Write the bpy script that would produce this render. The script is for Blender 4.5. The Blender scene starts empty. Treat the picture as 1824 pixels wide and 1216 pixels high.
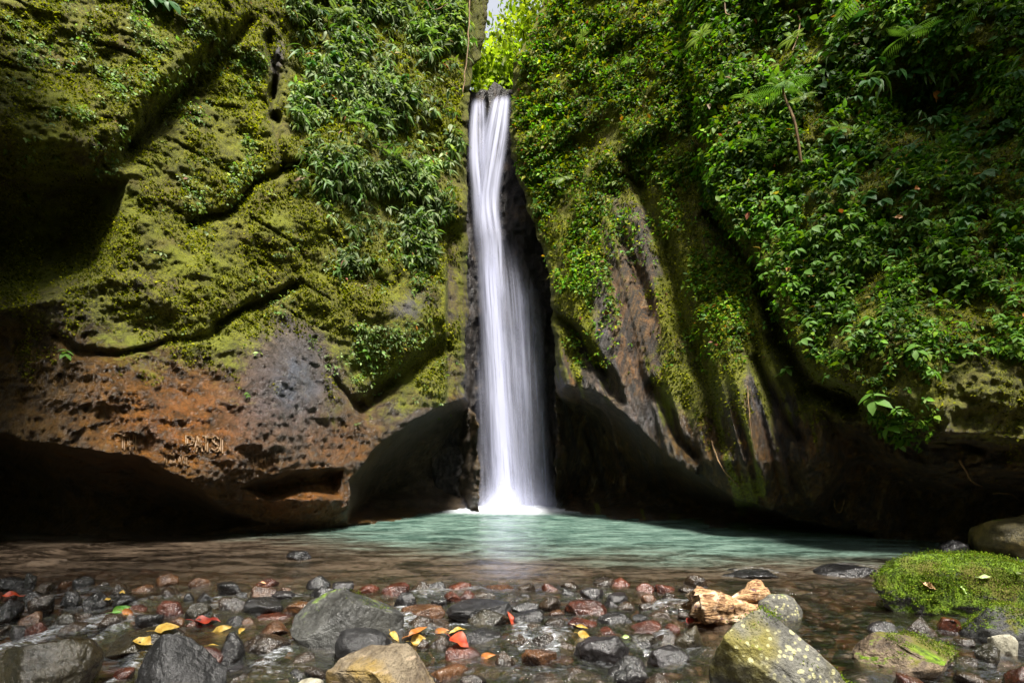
import bpy, bmesh, math, random
import numpy as np
from mathutils import Vector

# ------------------------------------------------------------------ camera, sky, sun, exposure
scene = bpy.context.scene
scene.render.engine = 'CYCLES'
C = scene.collection
FPX, CX, HY, CAMH = 1000.0, 912.0, 830.0, 1.0      # focal length in photo pixels, principal column, horizon row, eye height
cam_data = bpy.data.cameras.new('camera')
cam_data.sensor_width = 36.0
cam_data.lens = FPX / 1824 * 36
cam_data.shift_y = (HY - 608) / 1824
cam_data.clip_end = 500
cam_data.clip_start = 0.05
cam = bpy.data.objects.new('camera', cam_data)
cam.location = (0, 0, CAMH)
cam.rotation_euler = (math.radians(90), 0, 0)
C.objects.link(cam)
scene.camera = cam

SUN = Vector((0.12, -0.36, 0.92)).normalized()       # towards the sun
world = bpy.data.worlds.new('World')
scene.world = world
world.use_nodes = True
wn = world.node_tree
sky = wn.nodes.new('ShaderNodeTexSky')
sky.sky_type = 'NISHITA'
sky.sun_disc = False
sky.sun_elevation = math.asin(SUN.z)
sky.sun_rotation = math.atan2(SUN.x, SUN.y)
sky.air_density = 1.0
sky.dust_density = 4.0
veil_mix = wn.nodes.new('ShaderNodeMix'); veil_mix.data_type = 'RGBA'      # thin bright cloud over the whole sky
veil_mix.inputs['Factor'].default_value = 0.5
wn.links.new(sky.outputs[0], veil_mix.inputs[6])
veil_mix.inputs[7].default_value = (9.0, 9.1, 9.4, 1)
wn.links.new(veil_mix.outputs[2], wn.nodes['Background'].inputs[0])
wn.nodes['Background'].inputs[1].default_value = 0.05
sun_data = bpy.data.lights.new('sun', 'SUN')
sun_data.energy = 5.0
sun_data.angle = math.radians(12)
sun_data.color = (1.0, 0.95, 0.86)
sun = bpy.data.objects.new('sun', sun_data)
sun.rotation_euler = SUN.to_track_quat('Z', 'Y').to_euler()
sun.location = (5, -5, 30)
C.objects.link(sun)
scene.view_settings.view_transform = 'Standard'
scene.view_settings.look = 'None'
scene.view_settings.exposure = 1.5
scene.view_settings.gamma = 1.0
scene.cycles.use_denoising = True
scene.cycles.max_bounces = 6
scene.cycles.diffuse_bounces = 2
scene.cycles.glossy_bounces = 3
scene.cycles.transmission_bounces = 4
scene.cycles.transparent_max_bounces = 32
scene.cycles.sample_clamp_indirect = 1.5
scene.cycles.caustics_reflective = False
scene.cycles.caustics_refractive = False

rng = np.random.default_rng(7)
random.seed(7)

# ------------------------------------------------------------------ helpers
def at(px, py, D):
    """A point D metres up the stream seen at photo position (px, py)."""
    return np.stack([(np.asarray(px, float) - CX) / FPX * D, np.asarray(D, float) + 0 * np.asarray(px, float),
                     CAMH + (HY - np.asarray(py, float)) / FPX * D], -1)

def project(P):
    P = np.asarray(P)
    return CX + FPX * P[..., 0] / P[..., 1], HY - FPX * (P[..., 2] - CAMH) / P[..., 1]

_tab = np.random.default_rng(3).random((64, 64, 64)).astype(np.float32)
def vnoise(P):
    P = np.asarray(P, np.float32)
    i = np.floor(P).astype(np.int64)
    f = P - i
    f = f * f * f * (f * (f * 6 - 15) + 10)
    x0, y0, z0 = [(i[..., k]) & 63 for k in range(3)]
    x1, y1, z1 = (x0 + 1) & 63, (y0 + 1) & 63, (z0 + 1) & 63
    fx, fy, fz = f[..., 0], f[..., 1], f[..., 2]
    a = _tab[x0, y0, z0] * (1 - fx) + _tab[x1, y0, z0] * fx
    b = _tab[x0, y1, z0] * (1 - fx) + _tab[x1, y1, z0] * fx
    c = _tab[x0, y0, z1] * (1 - fx) + _tab[x1, y0, z1] * fx
    d = _tab[x0, y1, z1] * (1 - fx) + _tab[x1, y1, z1] * fx
    return (a * (1 - fy) + b * fy) * (1 - fz) + (c * (1 - fy) + d * fy) * fz

_rot = np.array([[0.36, 0.48, -0.8], [-0.8, 0.6, 0.0], [0.48, 0.64, 0.6]], np.float32)
def fbm(P, octaves=4, gain=0.5, lac=2.03, ridged=False):
    P = np.asarray(P, np.float32)
    s, amp, tot = 0, 1.0, 0.0
    for _ in range(octaves):
        n = vnoise(P) * 2 - 1
        if ridged:
            n = 1 - 2 * np.abs(n)
        s = s + amp * n
        tot += amp
        amp *= gain
        P = P @ _rot * lac + 17.3
    return s / tot

def n2(px, py, scale, seed=0, octaves=3):
    return fbm(np.stack([px / scale, py / scale, 0 * px + seed * 7.31], -1), octaves)

def sstep(a, b, x):
    t = np.clip((x - a) / (b - a), 0, 1)
    return t * t * (3 - 2 * t)

def pline_dist(px, py, pts):
    best = np.full(np.shape(px), 1e9)
    for (x0, y0), (x1, y1) in zip(pts[:-1], pts[1:]):
        dx, dy = x1 - x0, y1 - y0
        t = np.clip(((px - x0) * dx + (py - y0) * dy) / (dx * dx + dy * dy + 1e-9), 0, 1)
        best = np.minimum(best, np.hypot(px - x0 - t * dx, py - y0 - t * dy))
    return best

def poly_sd(px, py, pts):
    """Signed distance, positive inside."""
    d = pline_dist(px, py, pts + [pts[0]])
    ins = np.zeros(np.shape(px), bool)
    for (x0, y0), (x1, y1) in zip(pts, pts[1:] + [pts[0]]):
        if y0 == y1:
            continue
        c = ((y0 > py) != (y1 > py)) & (px < (x1 - x0) * (py - y0) / (y1 - y0) + x0)
        ins ^= c
    return np.where(ins, d, -d)

def blob(px, py, x, y, rx, ry):
    return np.exp(-(((px - x) / rx) ** 2 + ((py - y) / ry) ** 2))

def mesh_from(name, V, F, mat=None, smooth=True, attrs=None, uv=None):
    """V (n,3), F (m,3|4) arrays; attrs {name: (n,4)} point colours; uv (n,2)."""
    V = np.ascontiguousarray(V, np.float32).reshape(-1, 3)
    F = np.ascontiguousarray(F, np.int32)
    me = bpy.data.meshes.new(name)
    k = F.shape[1]
    me.vertices.add(len(V)); me.vertices.foreach_set('co', V.ravel())
    me.loops.add(F.size); me.loops.foreach_set('vertex_index', F.ravel())
    me.polygons.add(len(F))
    me.polygons.foreach_set('loop_start', np.arange(len(F), dtype=np.int32) * k)
    me.polygons.foreach_set('use_smooth', np.full(len(F), smooth))
    if attrs:
        for an, av in attrs.items():
            a = me.attributes.new(an, 'FLOAT_COLOR', 'POINT')
            a.data.foreach_set('color', np.ascontiguousarray(av, np.float32).ravel())
    if uv is not None:
        u = me.uv_layers.new(name='uv')
        u.data.foreach_set('uv', np.ascontiguousarray(uv[F.ravel()], np.float32).ravel())
    me.update(calc_edges=True)
    me.validate()
    if mat:
        me.materials.append(mat)
    return me

def obj(name, me, parent=None, loc=None):
    o = bpy.data.objects.new(name, me)
    C.objects.link(o)
    if parent:
        o.parent = parent
    if loc is not None:
        o.location = loc
    return o

def tag(o, label=None, cat=None, group=None, kind=None):
    if label: o['label'] = label
    if cat: o['category'] = cat
    if group: o['group'] = group
    if kind: o['kind'] = kind
    return o

def empty(name, loc):
    o = bpy.data.objects.new(name, None)
    o.empty_display_size = 0.1
    C.objects.link(o)
    o.location = loc
    return o

def grid_faces(r, c):
    i = np.arange(r * c).reshape(r, c)
    return np.stack([i[:-1, :-1], i[1:, :-1], i[1:, 1:], i[:-1, 1:]], -1).reshape(-1, 4)

def tube(pts, rad, sides=5):
    pts = np.asarray(pts, float); n = len(pts)
    rad = np.broadcast_to(np.asarray(rad, float), (n,))
    t = np.gradient(pts, axis=0); t /= np.linalg.norm(t, axis=1, keepdims=True) + 1e-9
    ref = np.array([0.31, 0.87, 0.38])
    a = np.cross(t, ref); a /= np.linalg.norm(a, axis=1, keepdims=True) + 1e-9
    b = np.cross(t, a)
    ang = np.arange(sides) / sides * 2 * np.pi
    V = pts[:, None] + rad[:, None, None] * (np.cos(ang)[None, :, None] * a[:, None] + np.sin(ang)[None, :, None] * b[:, None])
    F = []
    for i in range(n - 1):
        for j in range(sides):
            k = (j + 1) % sides
            F.append((i * sides + j, i * sides + k, (i + 1) * sides + k, (i + 1) * sides + j))
    return V.reshape(-1, 3), np.array(F)

def smooth_line(pts, n):
    pts = np.asarray(pts, float)
    t = np.linspace(0, len(pts) - 1, n)
    i = np.clip(t.astype(int), 0, len(pts) - 2); f = (t - i)[:, None]
    p0 = pts[np.maximum(i - 1, 0)]; p1 = pts[i]; p2 = pts[i + 1]; p3 = pts[np.minimum(i + 2, len(pts) - 1)]
    return 0.5 * (2 * p1 + (p2 - p0) * f + (2 * p0 - 5 * p1 + 4 * p2 - p3) * f ** 2 + (3 * p1 - p0 - 3 * p2 + p3) * f ** 3)

# ------------------------------------------------------------------ node materials
class NT:
    def __init__(self, name):
        self.m = bpy.data.materials.new(name); self.m.use_nodes = True
        self.t = self.m.node_tree; self.t.nodes.clear()
        self.out = self.t.nodes.new('ShaderNodeOutputMaterial')
    def n(self, typ, **kw):
        nd = self.t.nodes.new(typ)
        for k, v in kw.items():
            setattr(nd, k, v)
        return nd
    def set(self, sock, v):
        if isinstance(v, bpy.types.NodeSocket):
            self.t.links.new(v, sock)
        elif v is not None:
            if isinstance(v, tuple) and len(v) == 3 and sock.type == 'RGBA':
                v = (*v, 1)
            sock.default_value = v
    def coord(self, kind='Object'):
        return self.n('ShaderNodeTexCoord').outputs[kind]
    def mapping(self, vec, scale=(1, 1, 1), loc=(0, 0, 0), rot=(0, 0, 0)):
        m = self.n('ShaderNodeMapping'); self.set(m.inputs['Vector'], vec)
        m.inputs['Scale'].default_value = scale; m.inputs['Location'].default_value = loc; m.inputs['Rotation'].default_value = rot
        return m.outputs[0]
    def noise(self, vec, scale, detail=4, rough=0.55, dist=0.0, col=False):
        nd = self.n('ShaderNodeTexNoise'); self.set(nd.inputs['Vector'], vec)
        nd.inputs['Scale'].default_value = scale; nd.inputs['Detail'].default_value = detail
        nd.inputs['Roughness'].default_value = rough; nd.inputs['Distortion'].default_value = dist
        return nd.outputs['Color' if col else 'Fac']
    def voro(self, vec, scale, feature='F1', out='Distance'):
        nd = self.n('ShaderNodeTexVoronoi', feature=feature); self.set(nd.inputs['Vector'], vec)
        nd.inputs['Scale'].default_value = scale
        return nd.outputs[out]
    def ramp(self, fac, a, b, lo=0.0, hi=1.0):
        nd = self.n('ShaderNodeMapRange'); nd.interpolation_type = 'SMOOTHSTEP'
        self.set(nd.inputs[0], fac)
        for i, v in zip((1, 2, 3, 4), (a, b, lo, hi)):
            self.set(nd.inputs[i], v)
        return nd.outputs[0]
    def math(self, op, a, b=None, clamp=False):
        nd = self.n('ShaderNodeMath', operation=op, use_clamp=clamp)
        self.set(nd.inputs[0], a)
        if b is not None: self.set(nd.inputs[1], b)
        return nd.outputs[0]
    def mix(self, fac, a, b, blend='MIX'):
        nd = self.n('ShaderNodeMix', data_type='RGBA', blend_type=blend)
        self.set(nd.inputs['Factor'], fac); self.set(nd.inputs[6], a); self.set(nd.inputs[7], b)
        return nd.outputs[2]
    def attr(self, name):
        nd = self.n('ShaderNodeAttribute', attribute_name=name)
        s = self.n('ShaderNodeSeparateColor'); self.t.links.new(nd.outputs['Color'], s.inputs[0])
        return nd.outputs['Color'], s.outputs[0], s.outputs[1], s.outputs[2], nd.outputs['Alpha']
    def bump(self, h, strength, dist, normal=None):
        nd = self.n('ShaderNodeBump'); self.set(nd.inputs['Height'], h)
        nd.inputs['Strength'].default_value = strength; nd.inputs['Distance'].default_value = dist
        if normal is not None: self.set(nd.inputs['Normal'], normal)
        return nd.outputs[0]
    def bsdf(self, col, rough=0.8, normal=None, spec=0.5, coat=None, **kw):
        b = self.n('ShaderNodeBsdfPrincipled')
        self.set(b.inputs['Base Color'], col); self.set(b.inputs['Roughness'], rough)
        self.set(b.inputs['Specular IOR Level'], spec)
        if normal is not None: self.set(b.inputs['Normal'], normal)
        for k, v in kw.items(): self.set(b.inputs[k], v)
        return b.outputs[0]
    def mixs(self, fac, a, b):
        nd = self.n('ShaderNodeMixShader'); self.set(nd.inputs[0], fac)
        self.t.links.new(a, nd.inputs[1]); self.t.links.new(b, nd.inputs[2])
        return nd.outputs[0]
    def done(self, sh):
        self.t.links.new(sh, self.out.inputs[0]); return self.m

def cliff_material(name='mossy_cliff_rock', lean=0.0, streak=0.5):
    t = NT(name)
    P = t.coord()
    _, moss, rust, grey, wet = t.attr('mix')
    nbig = t.noise(P, 1.1, 5, 0.6)
    nmid = t.noise(P, 5.0, 6, 0.65, 0.3)
    nfine = t.noise(P, 34.0, 5, 0.72)
    nmic = t.noise(P, 110.0, 3, 0.7)
    # bare rock
    rock = t.mix(t.ramp(nmid, 0.32, 0.7), (0.022, 0.014, 0.004), (0.150, 0.088, 0.018))
    rustc = t.mix(t.ramp(nfine, 0.3, 0.7), (0.08, 0.022, 0.003), (0.38, 0.135, 0.018))
    rock = t.mix(t.math('MULTIPLY', rust, t.ramp(nmid, 0.25, 0.65)), rock, rustc)
    greyc = t.mix(t.ramp(nfine, 0.3, 0.72), (0.028, 0.032, 0.044), (0.16, 0.175, 0.215))
    rock = t.mix(t.math('MULTIPLY', grey, t.ramp(nmid, 0.2, 0.6)), rock, greyc)
    # streaks down the run of the water: dark seeps and paler mineral lines
    Pl = t.mapping(P, (1, 1, 1), rot=(0, lean, 0))
    sa = t.noise(t.mapping(Pl, (7, 7, 0.5)), 1.0, 4, 0.65, 0.2); sb = t.noise(t.mapping(Pl, (26, 26, 1.3)), 1.0, 3, 0.6, 0.1)
    sk = t.math('ADD', t.math('MULTIPLY', sa, 0.6), t.math('MULTIPLY', sb, 0.4))
    rock = t.mix(t.ramp(sk, 0.58, 0.40, 0.0, streak), rock, (0.012, 0.009, 0.006))
    rock = t.mix(t.ramp(sk, 0.54, 0.68, 0.0, streak * 0.8), rock, (0.26, 0.20, 0.12))
    st = t.noise(t.mapping(P, (9, 9, 0.55)), 1.6, 4, 0.6)
    rock = t.mix(t.math('MULTIPLY', t.ramp(st, 0.55, 0.75), 0.25), rock, (0.15, 0.10, 0.05))
    # moss in cushions, broken up by noise at three scales
    mf = t.math('ADD', moss, t.math('MULTIPLY', t.math('SUBTRACT', nbig, 0.5), 0.9))
    mf = t.math('ADD', mf, t.math('MULTIPLY', t.math('SUBTRACT', nmid, 0.5), 1.0))
    mf = t.math('ADD', mf, t.math('MULTIPLY', t.math('SUBTRACT', nfine, 0.5), 0.5))
    mfac = t.ramp(mf, 0.34, 0.68)
    mossc = t.mix(t.ramp(nfine, 0.33, 0.68), (0.018, 0.022, 0.0006), (0.25, 0.25, 0.004))
    mossc = t.mix(t.math('MULTIPLY', t.ramp(nbig, 0.42, 0.68), 0.75), mossc, t.mix(nmic, (0.06, 0.095, 0.002), (0.28, 0.29, 0.009)))
    mossc = t.mix(t.math('MULTIPLY', t.ramp(t.noise(P, 2.3, 3), 0.5, 0.72), 0.7), mossc, t.mix(nfine, (0.05, 0.035, 0.008), (0.16, 0.12, 0.03)))
    mossc = t.mix(t.ramp(t.noise(P, 3.6, 5, 0.65, 0.4), 0.54, 0.38, 0.0, 0.42), mossc, (0.022, 0.022, 0.002))
    col = t.mix(mfac, rock, mossc)
    col = t.mix(t.ramp(nmic, 0.25, 0.55, 0.45, 0.0), col, (0.008, 0.008, 0.004))
    h = t.math('ADD', t.math('MULTIPLY', nfine, 0.6), t.math('MULTIPLY', nmic, 0.35))
    h = t.math('ADD', h, t.math('MULTIPLY', nmid, 0.8))
    nrm = t.bump(h, 1.0, 0.075)
    rough = t.math('SUBTRACT', t.ramp(mfac, 0, 1, 0.62, 0.95), t.math('MULTIPLY', wet, 0.34))
    return t.done(t.bsdf(col, rough, nrm, 0.45))

def wet_rock_material():
    t = NT('wet_black_rock')
    P = t.coord()
    a = t.noise(P, 1.6, 6, 0.65, 0.4); b = t.noise(t.mapping(P, (5, 5, 1.2)), 2.0, 6, 0.65); c = t.noise(P, 30, 4, 0.65)
    col = t.mix(t.ramp(b, 0.35, 0.7), (0.010, 0.009, 0.010), (0.055, 0.044, 0.036))
    col = t.mix(t.math('MULTIPLY', t.ramp(a, 0.52, 0.7), t.ramp(c, 0.4, 0.6)), col, (0.17, 0.11, 0.06))
    nrm = t.bump(t.math('ADD', t.math('MULTIPLY', b, 1.2), c), 1.0, 0.06)
    return t.done(t.bsdf(col, t.ramp(c, 0.3, 0.7, 0.25, 0.55), nrm, 0.5))

def stone_material(name, dark, light, rough=(0.18, 0.4), moss=0.0, lichen=0.0, rust=None, scale=1.0, veins=0.0, bumpd=0.02, coat=0.0):
    t = NT(name)
    P = t.coord()
    inf = t.n('ShaderNodeObjectInfo')
    off = t.n('ShaderNodeVectorMath', operation='SCALE'); off.inputs[0].default_value = (31, 17, 23)
    t.t.links.new(inf.outputs['Random'], off.inputs['Scale'])
    add = t.n('ShaderNodeVectorMath', operation='ADD'); t.t.links.new(P, add.inputs[0]); t.t.links.new(off.outputs[0], add.inputs[1])
    P = add.outputs[0]
    a = t.noise(P, 5 * scale, 5, 0.6, 0.3); b = t.noise(P, 26 * scale, 5, 0.7); c = t.noise(P, 95 * scale, 3, 0.65)
    col = t.mix(t.ramp(t.math('ADD', t.math('MULTIPLY', a, 0.6), t.math('MULTIPLY', b, 0.4)), 0.38, 0.64), dark, light)
    if rust:
        col = t.mix(t.ramp(t.noise(P, 3.3 * scale, 4), 0.48, 0.66), col, rust)
    if veins:
        col = t.mix(t.math('MULTIPLY', t.ramp(t.noise(t.mapping(P, (1, 1, 5), rot=(0.5, 0.4, 0)), 4 * scale, 4), 0.56, 0.66), veins), col, (0.45, 0.34, 0.24))
    col = t.mix(t.ramp(c, 0.3, 0.5, 0.5, 0.0), col, (0.01, 0.01, 0.01))
    if lichen:
        v = t.voro(P, 15 * scale); v2 = t.voro(P, 34 * scale)
        w = t.ramp(a, 0.40, 0.6)
        l = t.math('ADD', t.ramp(t.math('ADD', v, t.math('MULTIPLY', t.math('SUBTRACT', b, 0.5), 0.5)), 0.14, 0.22, 1, 0), t.math('MULTIPLY', t.ramp(v2, 0.2, 0.34, 1, 0), w), True)
        col = t.mix(t.math('MULTIPLY', l, lichen), col, (0.42, 0.40, 0.21))
    rg = t.ramp(b, 0.3, 0.7, rough[0], rough[1])
    if moss:
        g = t.n('ShaderNodeNewGeometry'); sp = t.n('ShaderNodeSeparateXYZ'); t.t.links.new(g.outputs['Normal'], sp.inputs[0])
        mf = t.math('ADD', t.math('MULTIPLY', sp.outputs[2], 0.35), t.math('ADD', t.math('MULTIPLY', a, 0.9), t.math('MULTIPLY', b, 0.35)))
        mf = t.ramp(mf, 1.15 - 0.75 * moss, 1.28 - 0.75 * moss)
        mc = t.mix(t.ramp(b, 0.35, 0.66), (0.02, 0.035, 0.003), (0.13, 0.21, 0.012))
        mc = t.mix(t.ramp(t.noise(P, 3 * scale, 3), 0.5, 0.65), mc, t.mix(c, (0.06, 0.05, 0.01), (0.12, 0.12, 0.02)))
        col = t.mix(mf, col, mc)
        rg = t.math('ADD', rg, t.math('MULTIPLY', mf, 0.5), True)
    nrm = t.bump(t.math('ADD', t.math('ADD', t.math('MULTIPLY', b, 0.7), t.math('MULTIPLY', c, 0.25)), a), 0.9, bumpd)
    kw = {}
    if coat:
        kw = {'Coat Weight': coat, 'Coat Roughness': 0.09, 'Coat Normal': t.bump(t.math('ADD', t.math('MULTIPLY', a, 1.2), t.math('MULTIPLY', b, 0.8)), 1.0, bumpd * 1.2)}
    return t.done(t.bsdf(col, t.math('ADD', rg, 0.0, True) if coat else rg, nrm, 0.42 if coat else 0.35, **kw))

def leaf_material(name, trans=0.35, rough=0.55, spec=0.2):
    t = NT(name)
    c, *_ = t.attr('col')
    P = t.coord()
    col = t.mix(t.ramp(t.noise(P, 40, 2), 0.3, 0.7, 0.0, 0.35), c, (0.02, 0.04, 0.004))
    d = t.bsdf(col, rough, None, spec)
    tr = t.n('ShaderNodeBsdfTranslucent'); t.set(tr.inputs[0], t.mix(1.0, col, (1.3, 1.45, 0.5), 'MULTIPLY'))
    return t.done(t.mixs(trans, d, tr.outputs[0]))

def plain_leaf(name, a, b, rough=0.5, trans=0.25):
    t = NT(name)
    P = t.coord()
    col = t.mix(t.ramp(t.noise(P, 18, 4, 0.6), 0.35, 0.65), a, b)
    col = t.mix(t.ramp(t.noise(P, 34, 5, 0.7), 0.54, 0.68, 0.0, 0.85), col, (0.09, 0.035, 0.01))
    d = t.bsdf(col, rough, t.bump(t.noise(P, 60, 3), 0.4, 0.004), 0.4)
    tr = t.n('ShaderNodeBsdfTranslucent'); t.set(tr.inputs[0], col)
    return t.done(t.mixs(trans, d, tr.outputs[0]))

def bark_material(name, a, b, scale=1.0):
    t = NT(name)
    P = t.coord()
    n = t.noise(t.mapping(P, (1, 1, 0.15)), 30 * scale, 5, 0.65)
    return t.done(t.bsdf(t.mix(t.ramp(n, 0.35, 0.68), a, b), 0.8, t.bump(n, 0.8, 0.01), 0.3))

M = {}
M['cliff'] = cliff_material(streak=0.35)
M['fluted'] = cliff_material('fluted_cliff_rock', -0.26, 0.95)
M['wet'] = wet_rock_material()
M['leaf'] = leaf_material('climber_leaf')
M['tuft'] = leaf_material('moss_tuft', 0.3, 0.9, 0.08)
M['leaf_glossy'] = leaf_material('glossy_leaf', 0.25, 0.5, 0.22)
M['vine'] = bark_material('vine_bark', (0.06, 0.035, 0.015), (0.24, 0.15, 0.07))
M['trunk'] = bark_material('tree_bark', (0.04, 0.03, 0.02), (0.16, 0.12, 0.08), 0.3)

# ------------------------------------------------------------------ the cliffs
def warp(px, py, amp=10, sc=70, seed=1):
    return px + amp * n2(px, py, sc, seed), py + amp * n2(px, py, sc, seed + 5)

def cave(sd, A, w):
    return A * (1 - np.exp(-np.maximum(sd, 0) / w))

def groove(px, py, pts, A, w):
    return A * np.exp(-(pline_dist(px, py, pts) / w) ** 2)

BLOCK = [(-1400, -1000), (430, -1000), (440, 40), (375, 130), (295, 205), (232, 268), (180, 306), (60, 300), (-30, 262), (-1400, 240)]
CAVE_UL = [(-1400, 250), (-40, 275), (70, 304), (180, 312), (232, 318), (215, 420), (190, 500), (60, 545), (-1400, 590)]
CAVE_BL = [(-1400, 800), (0, 775), (150, 800), (250, 815), (330, 850), (400, 905), (478, 936), (250, 968), (0, 985), (-1400, 1060)]
CAVE_BM = [(425, 868), (470, 845), (560, 838), (612, 838), (608, 884), (560, 884), (480, 893)]
ARCH_L = [(818, 712), (770, 732), (705, 768), (650, 815), (620, 858), (618, 930), (860, 930), (860, 700)]
CAVE_R = [(978, 600), (1008, 688), (1080, 706), (1135, 760), (1178, 802), (1240, 850), (1330, 892), (1420, 930), (1560, 950), (1560, 966), (1300, 942), (978, 916)]
MASS_R = [(1272, 385), (1345, 490), (1392, 612), (1445, 692), (1560, 735), (1655, 792), (1850, 800), (3200, 900), (3200, -1000), (1150, -1000), (1235, 200)]
NOOK_R = [(985, 545), (1040, 590), (1100, 660), (1130, 740), (1080, 706), (1008, 640)]

def left_depth(px, py):
    base = np.interp(px, [-1400, -400, 0, 250, 490, 620, 720, 800, 870], [3.6, 5.6, 6.75, 7.75, 9.15, 10.2, 11.1, 11.8, 12.3])
    prof = np.interp(py, [-1000, -300, 0, 200, 430, 600, 835, 890, 935, 975, 1100], [6.0, 2.8, 1.55, 0.75, -0.15, -0.62, -1.12, -1.1, -0.6, 0.05, 0.3])
    D = base + prof * base / 9
    wx, wy = warp(px, py, 9, 60, 1)
    D -= 0.5 * sstep(-10, 60, poly_sd(wx, wy, BLOCK)) * base / 7
    D += groove(wx, wy, [(440, 40), (375, 130), (295, 205), (232, 268)], 0.4, 12)
    D += cave(poly_sd(wx, wy, CAVE_UL), 2.8, 120)
    D += cave(poly_sd(wx, wy, CAVE_BL), 2.0, 34)
    D += cave(poly_sd(wx, wy, CAVE_BM), 0.9, 24)
    D += cave(poly_sd(wx, wy, ARCH_L), 3.3, 30)
    D += groove(wx, wy, [(520, 298), (455, 325), (405, 380), (340, 402)], 0.45, 9) * (1 + 0 * px)
    D += groove(wx, wy, [(525, 508), (445, 545), (385, 578)], 0.38, 9)
    D += groove(wx, wy, [(385, 590), (310, 612), (220, 632), (140, 628), (100, 600)], 0.14, 6)
    D += groove(wx, wy, [(478, 70), (490, 130), (488, 230), (500, 300)], 0.3, 8)
    D += 0.6 * blob(wx, wy, 490, 165, 9, 26) + 0.6 * blob(wx, wy, 490, 210, 10, 11)
    D += groove(wx, wy, [(785, 622), (735, 655), (690, 690), (645, 722)], 0.45, 15)
    D += groove(wx, wy, [(560, 600), (600, 680), (640, 730)], 0.12, 7)
    D -= 0.35 * blob(px, py, 500, 700, 95, 110)           # the grey boss
    D -= 0.45 * blob(px, py, 700, 570, 80, 70)
    D -= 0.5 * blob(px, py, 555, 910, 70, 40)             # rusty toe by the water
    D -= 0.5 * blob(px, py, 660, 250, 110, 190)           # leafy bulge
    D += 0.45 * blob(px, py, 545, 150, 45, 150)
    D += 1.0 * sstep(190, -20, px) * sstep(470, 640, py)
    # smooth slab standing beside the fall
    slab = sstep(792, 799, px) * sstep(380, 420, py) * (1 - sstep(690, 740, py))
    D += 0.35 * slab
    D += 1.6 * sstep(826, 868, px) * (1 - sstep(95, 150, py))
    P = at(px, py, D)
    D += 0.30 * fbm(P * 0.9, 3) + 0.14 * fbm(P * 2.1 + 5, 4) * (1 - slab)
    r = fbm(P * np.array([4.2, 4.2, 5.5]) + 9, 4, 0.55)
    low = sstep(520, 680, py)
    cr = fbm(P @ np.array([[1, 0, 0.3], [0, 1, 0.3], [-0.5, 0.2, 1]]) * np.array([0.8, 0.8, 1.5]) + 91, 2, 0.5, ridged=True)
    D += 0.08 * sstep(0.72, 0.95, cr) * (1 - slab) * (1 - 0.7 * low)
    D += (0.062 * (1 - 0.8 * low) * r + 0.055 * (1 - 0.45 * low) * fbm(P * 13 + 3, 3, 0.65)) * (1 - 0.75 * slab)
    pit = fbm(P * 11 + 40, 2)
    D += 0.04 * (1 - 0.6 * low) * sstep(0.3, 0.6, pit)
    D += low * 0.03 * fbm(P * 26 + 8, 2, 0.6)
    D += 0.04 * low * fbm(P @ np.array([[1, 0, 0], [0, 1, 0], [0.5, 0.3, 1]]) * np.array([2.5, 2.5, 11.0]) + 61, 3)
    return D

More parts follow.
